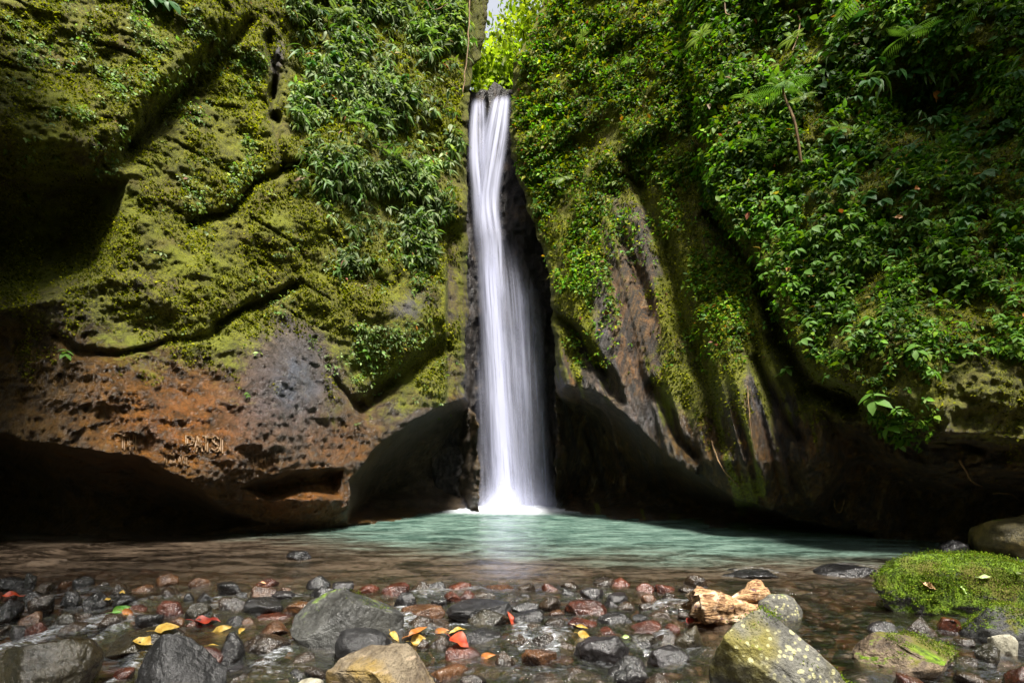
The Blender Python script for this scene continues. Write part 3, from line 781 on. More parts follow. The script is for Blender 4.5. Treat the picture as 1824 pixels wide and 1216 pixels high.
# white spray heaped where it strikes the pool
def spray():
    r, c = 40, 70
    V_, U_ = np.meshgrid(np.linspace(0, 1, r), np.linspace(0, 1, c), indexing='ij')
    PX = 800 + 205 * U_
    hgt = (34 * np.exp(-((U_ - 0.47) / 0.22) ** 2) + 6) * (0.75 + 0.5 * fbm(np.stack([U_ * 9, V_ * 0, V_ * 0], -1), 3))
    PY = 913 - hgt * V_
    D = 13.05 + 0.25 * V_ + 0.6 * (2 * U_ - 1) ** 2 + 0.06 * fbm(np.stack([U_ * 12, V_ * 3, 0 * U_ + 2], -1), 3)
    att = np.zeros(U_.shape + (4,)); att[..., 0] = 1; att[..., 1] = (1 - sstep(0.1, 1, V_)) * sstep(0, 0.04, V_ + 0.03)
    me = mesh_from('spray', at(PX, PY, D).reshape(-1, 3), grid_faces(r, c)[:, ::-1], fall_material('spray_water', 1.1, 14, 3.1), True, {'fall': att.reshape(-1, 4)}, np.stack([U_, V_], -1).reshape(-1, 2))
    obj('spray', me, WF)
spray()

# ------------------------------------------------------------------ stones
_ico = {}
def ico(l):
    if l not in _ico:
        bm = bmesh.new(); bmesh.ops.create_icosphere(bm, subdivisions=l, radius=1)
        _ico[l] = (np.array([v.co[:] for v in bm.verts]), np.array([[v.index for v in f.verts] for f in bm.faces])); bm.free()
    return _ico[l]

def rock_shape(seed, lev, cuts=9, cutd=(0.55, 0.85), rough=0.10, fine=0.03, planes=(), flat=0.0):
    r = np.random.default_rng(seed)
    V, F = ico(lev)
    p = V * (1 + 0.22 * fbm(V * 1.1 + seed * 1.7, 2)[:, None])
    ns = list(planes)
    for _ in range(cuts):
        n = r.normal(size=3); n /= np.linalg.norm(n); ns.append((*n, r.uniform(*cutd)))
    for a, b, c, d in ns:
        n = np.array([a, b, c], float); n /= np.linalg.norm(n)
        s = p @ n - d
        p = p - n * (np.maximum(s, 0) * 0.9)[:, None]
    p = p * (1 + rough * fbm(V * 2.3 + seed, 3)[:, None] + fine * fbm(V * 7 + seed, 3)[:, None])
    lo, hi = p.min(0), p.max(0)
    return (p - (lo + hi) / 2) / ((hi - lo) / 2), F

M['brown'] = stone_material('wet_brown_stone', (0.006652, 0.004435, 0.002956), (0.03696, 0.02144, 0.01035), (0.12, 0.34), coat=0.6)
M['red'] = stone_material('wet_red_stone', (0.0201, 0.004464, 0.002232), (0.08928, 0.02144, 0.008035), (0.12, 0.32), coat=0.6)
M['orange'] = stone_material('wet_orange_stone', (0.02376, 0.008712, 0.003168), (0.103, 0.04355, 0.01386), (0.14, 0.34), coat=0.6)
M['black'] = stone_material('wet_black_stone', (0.00336, 0.00336, 0.00392), (0.01568, 0.01456, 0.01568), (0.10, 0.32), coat=0.6)
M['dgrey'] = stone_material('dark_grey_stone', (0.004505, 0.004505, 0.005324), (0.01741, 0.01678, 0.01802), (0.28, 0.5), coat=0.25)
M['silver'] = stone_material('wet_grey_stone', (0.004666, 0.004666, 0.005287), (0.01866, 0.01711, 0.01788), (0.14, 0.36), coat=0.6)
M['olive'] = stone_material('olive_stone', (0.005703, 0.004563, 0.001825), (0.02738, 0.02054, 0.007301), (0.16, 0.42), coat=0.6)
M['grey'] = stone_material('grey_boulder_stone', (0.0184, 0.0184, 0.01694), (0.07363, 0.07363, 0.06807), (0.30, 0.52), moss=0.22, coat=0.25)
M['tan'] = stone_material('tan_boulder_stone', (0.0561, 0.03825, 0.02295), (0.204, 0.1632, 0.1071), (0.5, 0.7), rust=(0.24, 0.16, 0.04), veins=0.7, bumpd=0.03)
M['lichen'] = stone_material('lichen_boulder_stone', (0.04046, 0.0393, 0.03468), (0.1561, 0.1503, 0.1272), (0.6, 0.85), moss=0.22, lichen=0.75, rust=(0.15, 0.13, 0.03), bumpd=0.03)
M['mossy'] = stone_material('mossy_boulder_stone', (0.0245, 0.0238, 0.0231), (0.084, 0.077, 0.0735), (0.35, 0.6), moss=0.86, bumpd=0.04)
M['moss_tan'] = stone_material('moss_spotted_tan_stone', (0.042, 0.028, 0.0175), (0.21, 0.154, 0.098), (0.4, 0.65), moss=0.38, bumpd=0.03)
M['moss_grey'] = stone_material('moss_spotted_grey_stone', (0.021, 0.021, 0.021), (0.084, 0.084, 0.084), (0.4, 0.65), moss=0.45, bumpd=0.03)
M['golden'] = stone_material('golden_boulder_stone', (0.045, 0.0375, 0.015), (0.18, 0.15, 0.0675), (0.35, 0.6), moss=0.15, rust=(0.30, 0.23, 0.08), bumpd=0.03)
M['purple'] = stone_material('purple_grey_stone', (0.004955, 0.004295, 0.005285), (0.01982, 0.01652, 0.019), (0.22, 0.45), coat=0.6)
M['pale'] = stone_material('pale_stone', (0.176, 0.16, 0.112), (0.44, 0.416, 0.336), (0.5, 0.7))

STONE_XY = []
def stone(name, box, mat, label, seed, depth=0.8, lev=4, cat='stone', sink=0.35, wl=None, D=None, **kw):
    """A stone seen in photo box (x0, y0, x1, y1): y1 is where it meets the water."""
    x0, y0, x1, y1 = box
    S, F = rock_shape(seed, lev, **kw)
    if D is None:
        _, Df = ground_xy(0.5 * (x0 + x1), y1)
    else:
        Df = D
    w = (x1 - x0) / FPX * Df
    dp = max(depth * w, 0.03)
    zw = float(level(0, Df)) if wl is None else wl
    c = np.array([((x0 + x1) / 2 - CX) / FPX * (Df + dp * 0.45), Df + dp * 0.48, zw])
    sx, sz, zc = w / 2, max(0.5 * (CAMH + (HY - y0) / FPX * (Df + dp * 0.4) - zw), 0.015), zw
    for _ in range(6):
        P = S * np.array([sx, dp / 2, sz]) + np.array([c[0], c[1], zc])
        vis = P[:, 2] > zw - 0.005
        px, py = project(P[vis])
        a, b, top = px.min(), px.max(), py.min()
        sx *= (x1 - x0) / max(b - a, 1); c[0] += ((x0 + x1) - (a + b)) / 2 / FPX * c[1]
        zt = P[:, 2].max() + (top - y0) / FPX * c[1]
        zb = zw - sink * max(zt - zw, 0.02) - 0.03
        sz, zc = max((zt - zb) / 2, 0.015), (zt + zb) / 2
    V = S * np.array([sx, dp / 2, sz])
    # fine relief on the real surface
    V = V * (1 + 0.0 * V)
    o = obj(name, mesh_from(name, V, F, M[mat]), None, (c[0], c[1], zc))
    tag(o, label, cat, 'stones in the shallow stream' if cat == 'stone' else None)
    STONE_XY.append((c[0], c[1], max(sx, dp / 2)))
    return o

B = 'boulder'
# boulders that stand out
stone(B, (-14, 1133, 186, 1262), 'olive', 'big wet brown boulder in the bottom left corner', 101, 0.8, 6, B, cuts=5, cutd=(0.7, 0.9), rough=0.06)
stone(B, (240, 1128, 404, 1262), 'dgrey', 'dark blue grey boulder with a pale yellow leaf at its left edge', 102, 0.8, 6, B, cuts=6, cutd=(0.6, 0.85), planes=[(0.6, -0.3, 0.75, 0.45)], rough=0.10)
GB = stone(B, (516, 1048, 720, 1156), 'grey', 'large grey slanting boulder with small green moss spots in the stream', 103, 0.62, 6, B, cuts=3, cutd=(0.75, 0.9), planes=[(-0.55, -0.45, 0.65, 0.42), (0.75, -0.55, 0.1, 0.55), (0.5, 0.1, 0.8, 0.62), (0.1, -1, 0.25, 0.6)], rough=0.05)
stone(B, (596, 1117, 700, 1178), 'dgrey', 'smooth round dark grey stone between the grey boulder and the tan boulder', 104, 0.9, 5, B, cuts=2, cutd=(0.85, 0.95), rough=0.04, fine=0.01)
stone(B, (580, 1144, 776, 1290), 'tan', 'yellow and pink tan boulder at the bottom edge, in front of the round dark stone', 105, 0.7, 6, B, cuts=5, cutd=(0.65, 0.85), planes=[(-0.3, -0.2, 0.9, 0.55), (0.6, -0.5, 0.6, 0.6), (-0.5, -0.8, -0.2, 0.5)], rough=0.10)
ML = stone(B, (1262, 1083, 1545, 1330), 'lichen', 'largest pale boulder, spotted with yellow lichen, in front of the driftwood', 106, 0.62, 6, B, cuts=4, cutd=(0.75, 0.9), planes=[(-0.75, -0.55, -0.25, 0.42), (0.65, 0.0, 0.75, 0.5), (-0.15, -0.6, 0.75, 0.5), (0.5, -0.8, 0.2, 0.6)], rough=0.07)
MB = stone(B, (1556, 984, 1900, 1106), 'mossy', 'broad low boulder covered in bright green moss at the right edge', 107, 0.42, 6, B, cuts=3, cutd=(0.8, 0.95), rough=0.12, fine=0.05)
stone(B, (1724, 912, 1900, 990), 'golden', 'golden brown rounded boulder against the right cliff, behind the moss covered boulder', 108, 0.8, 5, B, D=6.0, cuts=4, cutd=(0.7, 0.9), rough=0.10)
MG = stone(B, (1708, 1075, 1880, 1160), 'moss_grey', 'dark grey boulder with moss patches below the moss covered boulder', 109, 0.7, 5, B, cuts=5, cutd=(0.7, 0.88), rough=0.08)
MT = stone(B, (1518, 1124, 1706, 1206), 'moss_tan', 'flat tan boulder with moss spots right of the lichen boulder', 110, 0.75, 6, B, cuts=6, cutd=(0.65, 0.85), planes=[(0.45, -0.3, 0.8, 0.5)], rough=0.09)
stone(B, (1349, 1057, 1430, 1110), 'lichen', 'small rounded stone with a green lichen spot just behind the lichen boulder', 111, 0.7, 5, B, cuts=4, cutd=(0.75, 0.9), rough=0.06)
STONES = [
 ((185, 1112, 330, 1176), 'olive', 'long olive stone under two yellow leaves'),
 ((48, 1056, 98, 1094), 'brown', 'dark reddish round stone near the left edge, right of a broken grey stone'),
 ((42, 1052, 88, 1078), 'silver', 'grey stone tucked behind the dark reddish stone at the left'),
 ((-12, 1063, 44, 1106), 'silver', 'grey wet stone at the left edge under an orange leaf'),
 ((-10, 1026, 48, 1050), 'black', 'black wet stone at the left edge, farthest of that corner'),
 ((42, 1019, 66, 1046), 'silver', 'small pale glinting stone beside the farthest black stone on the left'),
 ((106, 1050, 147, 1079), 'silver', 'glinting grey triangular stone at the left of the riffle'),
 ((144, 1052, 198, 1084), 'black', 'black rounded stone right of the glinting triangular stone'),
 ((199, 1057, 243, 1081), 'black', 'black stone with a tiny yellow leaf on top'),
 ((84, 1088, 138, 1116), 'olive', 'tan brown stone above the white run of water at the left'),
 ((172, 1092, 229, 1123), 'brown', 'brown oval stone below the green and orange leaves'),
 ((278, 1068, 326, 1097), 'red', 'split red stone in the riffle, left of a black and tan stone'),
 ((128, 1130, 181, 1148), 'black', 'low black glinting stone behind the corner brown boulder'),
 ((103, 1106, 164, 1130), 'brown', 'brown stone half covered by white running water at the left'),
 ((326, 1055, 347, 1071), 'black', 'tiny black stone above the split red stone'),
 ((348, 1054, 382, 1072), 'black', 'low black stone right of the tiny black stone'),
 ((328, 1073, 380, 1103), 'olive', 'black and tan rounded stone below the low black stones'),
 ((389, 1063, 436, 1091), 'brown', 'brown drowned stone left of the rough black block'),
 ((413, 1052, 441, 1066), 'black', 'small dark stone between the drowned brown stone and the orange brown stone'),
 ((445, 1042, 494, 1066), 'orange', 'orange brown rounded stone above the rough black block'),
 ((433, 1062, 504, 1095), 'black', 'rough black block in the riffle left of the grey boulder'),
 ((480, 1051, 533, 1067), 'purple', 'flat purple grey stone washed by white water above the black block'),
 ((551, 1046, 600, 1071), 'silver', 'dark grey wet stone just behind the left end of the grey boulder'),
 ((503, 1070, 560, 1094), 'orange', 'flat rusty stone under thin water left of the grey boulder'),
 ((520, 1091, 552, 1114), 'red', 'small red stone touching the left side of the grey boulder'),
 ((390, 1124, 437, 1186), 'black', 'dark angular upright block right of the dark blue grey boulder'),
 ((334, 1151, 400, 1196), 'red', 'rounded red brown stone against the right side of the dark blue grey boulder'),
 ((430, 1127, 519, 1172), 'brown', 'flat brown stone with water spilling over its right end'),
 ((450, 1089, 524, 1108), 'red', 'low reddish stone under the rough black block'),
 ((522, 1206, 577, 1240), 'pale', 'pale stone peeking in at the bottom edge left of the tan boulder'),
 ((679, 1036, 730, 1064), 'red', 'red brown stone behind the right shoulder of the grey boulder'),
 ((702, 1054, 742, 1078), 'black', 'black glinting stone right of the grey boulder, under the red brown stone'),
 ((714, 1074, 793, 1102), 'orange', 'wet rusty stone right of the grey boulder with water around it'),
 ((790, 1052, 822, 1072), 'red', 'small red stone in white ripples at the middle of the riffle'),
 ((741, 1137, 766, 1158), 'brown', 'small brown stone right of a yellow leaf by the tan boulder'),
 ((763, 1130, 804, 1161), 'brown', 'brown glinting stone left of the red leaf'),
 ((794, 1065, 911, 1106), 'dgrey', 'broad grey wet stone at the middle of the riffle'),
 ((832, 1083, 912, 1118), 'olive', 'golden brown stone in front of the broad grey wet stone'),
 ((914, 1083, 969, 1115), 'black', 'black rounded stone right of the curled red leaf'),
 ((910, 1072, 960, 1088), 'silver', 'grey stone peeking out behind the black rounded stone'),
 ((822, 1116, 894, 1152), 'black', 'black rounded stone right of the red leaf'),
 ((970, 1095, 1012, 1119), 'brown', 'brown tan stone left of the bright red stone'),
 ((894, 1127, 951, 1152), 'brown', 'brown stone with white water running down its right side'),
 ((948, 1128, 988, 1154), 'brown', 'brown drowned stone right of the small cascade'),
 ((882, 1158, 917, 1188), 'brown', 'dark brown stone right of an orange leaf near the bottom'),
 ((928, 1155, 994, 1187), 'orange', 'orange brown pointed stone below the small cascade'),
 ((1003, 1067, 1082, 1102), 'red', 'bright red notched stone right of the middle'),
 ((1062, 1088, 1127, 1120), 'silver', 'ridged grey black stone below the right end of the bright red stone'),
 ((1111, 1104, 1182, 1132), 'red', 'smooth red oval stone left of the driftwood'),
 ((1183, 1064, 1242, 1084), 'orange', 'low brown stone with a white wave, left of the driftwood end'),
 ((1118, 1127, 1176, 1154), 'olive', 'olive green stone in front of the smooth red oval stone'),
 ((1021, 1131, 1122, 1188), 'purple', 'big dark knobbly stone with a yellow leaf behind it'),
 ((1081, 1165, 1157, 1222), 'silver', 'blue grey angular stone at the bottom, below the dark knobbly stone'),
 ((1154, 1147, 1230, 1186), 'purple', 'dark purple brown blocky stone left of the lichen boulder'),
 ((1200, 1112, 1256, 1160), 'olive', 'olive and silver wet stone touching the left side of the lichen boulder'),
 ((1179, 1109, 1212, 1128), 'red', 'small red stone left of the olive and silver stone'),
 ((1146, 1197, 1216, 1250), 'brown', 'brown stone cut by the bottom edge right of the blue grey angular stone'),
 ((1126, 1092, 1157, 1106), 'black', 'small black stone above the smooth red oval stone'),
 ((1154, 1086, 1197, 1106), 'brown', 'low dark brown stone right of the small black stone'),
 ((1132, 1139, 1160, 1158), 'silver', 'small grey stone below the olive green stone'),
 ((1279, 1011, 1387, 1030), 'black', 'low black rock awash in the pool, nearer the driftwood'),
 ((1448, 1003, 1562, 1028), 'black', 'low black rock awash in the pool, nearer the moss covered boulder'),
 ((510, 980, 555, 998), 'black', 'small black stone alone in the pool at the left'),
 ((1672, 960, 1730, 990), 'purple', 'purple grey stone at the water edge left of the golden brown boulder'),
 ((1604, 989, 1650, 1016), 'purple', 'small dark stone peeking out behind the left end of the moss covered boulder'),
 ((1758, 1129, 1814, 1170), 'pale', 'pale rounded stone below the dark grey mossy boulder'),
 ((1734, 1145, 1782, 1184), 'olive', 'olive stone left of the pale rounded stone'),
 ((1590, 1196, 1654, 1240), 'red', 'red stone cut by the bottom edge below the flat tan boulder'),
 ((1784, 1186, 1850, 1240), 'red', 'dark red stone in the bottom right corner'),
 ((640, 1040, 676, 1052), 'red', 'low rusty stone just behind the top of the grey boulder'),
 ((-6, 1112, 20, 1130), 'brown', 'brown stone at the left edge beside the white run of water'),
 ((1010, 1048, 1016, 1050), None, ''),
 ((820, 1180, 900, 1206), 'brown', 'drowned brown stone near the bottom right of the tan boulder'),
 ((930, 1196, 1010, 1226), 'brown', 'drowned brown stone at the bottom edge left of the blue grey angular stone'),
 ((440, 1186, 520, 1210), 'brown', 'drowned brown stone near the bottom edge left of the tan boulder'),
 ((230, 1040, 282, 1054), 'orange', 'flat rusty stone awash above the black stone with a tiny leaf'),
 ((860, 1040, 916, 1052), 'orange', 'flat orange stone awash above the broad grey wet stone'),
]
for i, (box, mat, label) in enumerate(STONES):
    if mat:
        big = box[2] - box[0] > 85
        stone('stone', box, mat, label, 200 + i, 0.85, 5 if big else 4, cuts=8 + i % 7, cutd=(0.48 + 0.03 * (i % 7), 0.84), rough=0.07 + 0.015 * (i % 4), fine=0.05)

# smaller stones packed between them
SHORT = {'olive': 'olive', 'brown': 'dark brown', 'red': 'red', 'orange': 'rusty', 'black': 'black', 'silver': 'grey', 'purple': 'purple grey'}
MARKS = [((86, 1190), 'the big brown corner boulder'), ((320, 1180), 'the dark blue grey boulder'), ((618, 1100), 'the grey slanting boulder'), ((678, 1200), 'the tan boulder'), ((1400, 1150), 'the lichen boulder'),
         ((1300, 1075), 'the driftwood'), ((1042, 1084), 'the bright red notched stone'), ((1070, 1160), 'the big dark knobbly stone'), ((852, 1084), 'the broad grey wet stone'), ((818, 1146), 'the large red leaf'),
         ((468, 1078), 'the rough black block'), ((474, 1150), 'the flat brown stone'), ((170, 1068), 'the glinting triangular stone'), ((258, 1144), 'the long olive stone'), ((1146, 1118), 'the smooth red oval stone'), ((960, 1170), 'the orange brown pointed stone'), ((1612, 1165), 'the flat tan boulder'), ((70, 1075), 'the dark reddish round stone')]
def pebbles(n):
    r = np.random.default_rng(63); boxes = [b for b, m, l in STONES if m] + [(-14, 1133, 186, 1262), (240, 1128, 404, 1262), (516, 1048, 720, 1156), (596, 1117, 700, 1178), (580, 1144, 776, 1290), (1235, 1040, 1545, 1330), (1518, 1124, 1706, 1206), (1556, 984, 1900, 1106)]
    got = 0; tries = 0
    while got < n and tries < 6000:
        tries += 1
        x = r.uniform(-10, 1265) if r.random() < 0.93 else r.uniform(1540, 1780)
        y = r.uniform(1046, 1226); w = r.uniform(28, 66) * (0.75 + 0.7 * (y - 1046) / 180); h = w * r.uniform(0.38, 0.62)
        b = (x - w / 2, y - h, x + w / 2, y)
        if any(min(b[2], q[2]) - max(b[0], q[0]) > 0.32 * min(w, q[2] - q[0]) and min(b[3], q[3]) - max(b[1], q[1]) > 0.3 * min(h, q[3] - q[1]) for q in boxes):
            continue
        boxes.append(b); got += 1
        mat = r.choice(['brown', 'brown', 'black', 'red', 'orange', 'black', 'red', 'brown', 'purple'])
        (mx, my), mk = min(MARKS, key=lambda m: math.hypot(m[0][0] - x, (m[0][1] - y) * 2))
        dx, dy = x - mx, (y - my) * 2
        rel = ('left of ' if dx < 0 else 'right of ') if abs(dx) > abs(dy) else ('behind ' if dy < 0 else 'in front of ')
        size = 'tiny' if w < 32 else 'small' if w < 46 else 'middling'
        shape = 'flat' if h / w < 0.44 else 'rounded' if h / w < 0.54 else 'humped'
        stone('stone', b, str(mat), '%s %s %s wet stone %s%s' % (size, shape, SHORT[mat], rel, mk), 1000 + got, 0.85, 3, cuts=11, cutd=(0.42, 0.8), rough=0.09, fine=0.05)
pebbles(95)

def moss_on(o, n, L, seed, lo=0.4, cols=((0.10, 0.17, 0.008), (0.06, 0.11, 0.006), (0.14, 0.19, 0.015), (0.09, 0.09, 0.012))):
    """A pelt of short moss blades on the upper faces of a boulder."""
    r = np.random.default_rng(seed); me = o.data
    V = np.array([v.co[:] for v in me.vertices]); Nn = np.array([v.normal[:] for v in me.vertices])
    sc = fbm(V * 5 + seed, 3) * 0.55 + Nn[:, 2]
    k = np.argsort(-sc)[:max(30, int(lo * len(sc)))]
    k = r.choice(k, n); P = V[k] + r.normal(size=(n, 3)) * 0.012
    A = unit(Nn[k] + 0.8 * r.normal(size=(n, 3))); F_ = unit(UPV + 0.5 * r.normal(size=(n, 3)))
    c = np.array(cols)[r.integers(len(cols), size=n)] * np.exp(0.3 * r.normal(size=(n, 1)) + 0.5 * fbm(V[k] * 9, 2)[:, None])
    T = (np.array([(0, 0, 0), (0.5, 0.28, 0.05), (1, 0, -0.2), (0.5, -0.28, 0.05)]), np.array([(0, 2, 1), (0, 3, 2)]))
    m = obj('moss', leaves_mesh('moss', P, A, F_, r.uniform(0.5, 1.3, n) * L, np.clip(c, 0, 0.6), T, M['tuft']), o)
    m['kind'] = 'stuff'

# gravel and cobbles lying under the thin water, too many to count
def gravel():
    S = [rock_shape(900 + k, 2, cuts=5, cutd=(0.65, 0.9), rough=0.08, fine=0.0) for k in range(8)]
    Vs, Fs, Cs = [], [], []; off = 0
    pal = np.array([(0.11, 0.05, 0.022), (0.17, 0.045, 0.016), (0.05, 0.03, 0.02), (0.02, 0.017, 0.016), (0.22, 0.13, 0.06), (0.09, 0.06, 0.03), (0.16, 0.085, 0.035)])
    r = np.random.default_rng(55)
    for i in range(2600):
        y = r.uniform(1.9, 8.2) if r.random() < 0.75 else r.uniform(2.2, 4.9)
        x = r.uniform(-1.05, 1.05) * y
        s = r.uniform(0.03, 0.10) * (1.35 if y > 5 else 1.0)
        z = float(bed_z(np.array(x), np.array(y)))
        v, f = S[i % 8]
        a = r.uniform(0, 6.28); ca, sa = math.cos(a), math.sin(a)
        q = v * np.array([s, s * r.uniform(0.6, 1), s * r.uniform(0.4, 0.7)])
        q = np.stack([q[:, 0] * ca - q[:, 1] * sa + x, q[:, 0] * sa + q[:, 1] * ca + y, q[:, 2] + z + 0.3 * s], -1)
        if y < 4.9: q[:, 2] += r.uniform(0, 0.035)
        Vs.append(q); Fs.append(f + off); off += len(v)
        Cs.append(np.broadcast_to(np.append(pal[r.integers(7)] * r.uniform(0.25, 0.65), 1), (len(v), 4)))
    t = NT('wet_gravel')
    c, *_ = t.attr('col'); P = t.coord(); n = t.noise(P, 40, 4, 0.6)
    m = t.done(t.bsdf(t.mix(t.ramp(n, 0.35, 0.65, 0.6, 0.0), c, (0.012, 0.01, 0.009)), 0.25, t.bump(n, 0.8, 0.012), 0.5))
    o = obj('gravel', mesh_from('gravel', np.concatenate(Vs), np.concatenate(Fs), m, True, {'col': np.concatenate(Cs)}))
    tag(o, 'brown and black cobbles and gravel covering the stream bed', 'gravel', kind='stuff')
gravel()

# rock that splits the stream at the lip
def lip_rock():
    S, F = rock_shape(77, 5, cuts=5, cutd=(0.6, 0.85), planes=[(-0.6, -0.2, 0.7, 0.55)])
    p = at(880, 186, 15.35)
    o = obj('boulder', mesh_from('boulder', S * np.array([0.37, 0.4, 0.56]), F, M['wet']), None, p)
    tag(o, 'dark pointed boulder splitting the stream at the top of the waterfall', 'boulder')
lip_rock()

# driftwood caught behind the lichen boulder: a split log end and a pale slab
def driftwood():
    t = NT('driftwood')
    P = t.coord(); g = t.noise(t.mapping(P, (2.5, 14, 14)), 4.0, 6, 0.65, 0.5); b = t.noise(P, 7, 4)
    col = t.mix(t.ramp(g, 0.36, 0.62), (0.08, 0.028, 0.01), (0.55, 0.34, 0.17))
    col = t.mix(t.ramp(b, 0.48, 0.62), col, (0.78, 0.60, 0.42)); col = t.mix(t.ramp(t.noise(P, 16, 4), 0.6, 0.68), col, (0.12, 0.06, 0.06))
    mat = t.done(t.bsdf(col, 0.7, t.bump(g, 1.0, 0.03), 0.3))
    D = ground_xy(1300, 1108)[1] + 0.05
    root = empty('driftwood', at(1300, 1108, D)); tag(root, 'pale orange piece of driftwood with a split end behind the lichen boulder', 'driftwood')
    base = np.array(root.location)
    def slab(name, keys, seed, flat):
        # keys: (px, py, dD, half height px, half depth m)
        k = np.array(keys, float); n = 40; s = 20
        q = smooth_line(k, n)
        ang = np.arange(s) / s * 2 * np.pi
        V = []
        for i in range(n):
            c = at(q[i, 0], q[i, 1], D + q[i, 2]); h = q[i, 3] / FPX * D; d = q[i, 4]
            e = np.sign(np.cos(ang)) * np.abs(np.cos(ang)) ** flat; f = np.sign(np.sin(ang)) * np.abs(np.sin(ang)) ** flat
            V.append(np.stack([c[0] + 0 * e, c[1] + d * e, c[2] + h * f], -1))
        V = np.array(V); nn = fbm(V * np.array([6, 22, 22]) + seed, 4, 0.6)
        cen = V.mean(1, keepdims=True)
        V = cen + (V - cen) * (1 + 0.6 * nn[..., None])
        V[0, :, 0] += 0.12 * fbm(V[0] * 40 + 3, 2); V[1, :, 0] += 0.04 * fbm(V[0] * 40 + 3, 2)
        F = [(i * s + j, i * s + (j + 1) % s, (i + 1) * s + (j + 1) % s, (i + 1) * s + j) for i in range(n - 1) for j in range(s)]
        V = V.reshape(-1, 3); m0, m1 = V[:s].mean(0), V[-s:].mean(0)
        V = np.vstack([V, m0, m1]); a = len(V) - 2
        F = [list(f) for f in F] + [[a, (j + 1) % s, j, j] for j in range(s)] + [[a + 1, (n - 1) * s + j, (n - 1) * s + (j + 1) % s, (n - 1) * s + j] for j in range(s)]
        me = bpy.data.meshes.new(name)
        me.from_pydata((V - base).tolist(), [], [f if len(set(f)) == 4 else list(dict.fromkeys(f)) for f in F]); me.materials.append(mat)
        for p in me.polygons: p.use_smooth = True
        obj(name, me, root)
    slab('log', [(1236, 1074, 0.0, 20, 0.10), (1262, 1078, 0.02, 27, 0.13), (1300, 1084, 0.06, 22, 0.13), (1350, 1094, 0.1, 18, 0.1)], 2, 0.7)
    slab('branch_stub', [(1290, 1078, 0.16, 8, 0.05), (1316, 1070, 0.18, 13, 0.07), (1342, 1056, 0.2, 17, 0.08), (1358, 1052, 0.2, 15, 0.07), (1368, 1062, 0.2, 7, 0.05)], 5, 0.8)
driftwood()

# ------------------------------------------------------------------ leaves and plants
def leaf_tmpl(k=3, width=0.32, fold=0.12, droop=0.25):
    """Leaf along +x with length 1: k stations between base and tip; returns V, F (triangles)."""
    V = [(0, 0, 0)]
    for i in range(1, k + 1):
        s = i / (k + 1); w = width * math.sin(math.pi * s ** 0.75); z = -droop * s * s
        V += [(s, w, z + fold * w), (s, 0, z), (s, -w, z + fold * w)]
    V.append((1, 0, -droop))
    F = [(0, 2, 1), (0, 3, 2)]
    for i in range(k - 1):
        a = 1 + 3 * i; b = a + 3
        F += [(a, a + 1, b + 1), (a, b + 1, b), (a + 1, a + 2, b + 2), (a + 1, b + 2, b + 1)]
    a = 1 + 3 * (k - 1); e = len(V) - 1
    F += [(a, a + 1, e), (a + 1, a + 2, e)]
    return np.array(V, float), np.array(F)

def unit(v):
    return v / (np.linalg.norm(v, axis=-1, keepdims=True) + 1e-9)

def leaves_mesh(name, P, A, Nn, L, col, tmpl, mat):
    """One joined mesh of leaves at P, long axis A, facing Nn, length L, colour col."""
    V, F = tmpl
    A = unit(A); B = unit(np.cross(Nn, A)); Z = np.cross(A, B)
    W = P[:, None] + L[:, None, None] * (V[None, :, 0:1] * A[:, None] + V[None, :, 1:2] * B[:, None] + V[None, :, 2:3] * Z[:, None])
    n, k = len(P), len(V)
    FF = (F[None] + (np.arange(n) * k)[:, None, None]).reshape(-1, 3)
    c = np.concatenate([np.repeat(col, k, 0), np.ones((n * k, 1))], 1)
    return mesh_from(name, W.reshape(-1, 3), FF, mat, True, {'col': c})

def sample(s, box, dens, n, r):
    """n cliff points (position, normal, px, py) inside box, kept where dens(px, py) is high."""
    out = []
    while sum(len(o) for o in out) < n:
        q = np.stack([r.uniform(box[0], box[2], n), r.uniform(box[1], box[3], n)], -1)
        out.append(q[r.random(n) < dens(q[:, 0], q[:, 1])])
    q = np.concatenate(out)[:n]
    ri = np.clip(np.searchsorted(rows, q[:, 1]), 4, len(rows) - 5)
    W = s.PX.shape[1]
    ci = np.empty(n, int)
    a, b = (0, W - 18) if s is LS else (18, W)
    for rr in np.unique(ri):
        k = ri == rr
        ci[k] = np.clip(a + np.searchsorted(s.PX[rr, a:b], q[k, 0]), a + 2, b - 3)
    # smoothed outward normal
    Nn = unit(sum(s.N[ri + i, ci + j] for i in (-4, 0, 4) for j in (-2, 0, 2)))
    D = s.D[ri, ci]
    return at(q[:, 0], q[:, 1], D), Nn, q[:, 0], q[:, 1], D

UPV = np.array([0, 0, 1.0])
def sprigs(P, Nn, Lm, per, r, off=(0.02, 0.22), out=0.55, droop=0.5, spread=0.9):
    """per leaves round each point, radiating outward and hanging."""
    n = len(P)
    Pc = P + Nn * r.uniform(*off, (n, 1))
    Pc = np.repeat(Pc, per, 0); N2_ = np.repeat(Nn, per, 0); L = np.repeat(Lm, per) * r.uniform(0.6, 1.25, n * per)
    side = unit(np.cross(N2_, UPV))
    ang = (np.tile(np.arange(per), n) / per * 2 * np.pi + np.repeat(r.uniform(0, 6.28, n), per))
    rad = side * np.cos(ang)[:, None] + UPV * (np.sin(ang) * 0.7)[:, None]
    A = unit(out * N2_ + spread * rad - droop * UPV + 0.25 * r.normal(size=(n * per, 3)))
    F = unit(N2_ * 0.55 + UPV * 0.75 + 0.35 * r.normal(size=(n * per, 3)))
    return Pc + 0.15 * L[:, None] * A + 0.012 * r.normal(size=(n * per, 3)), A, F, L

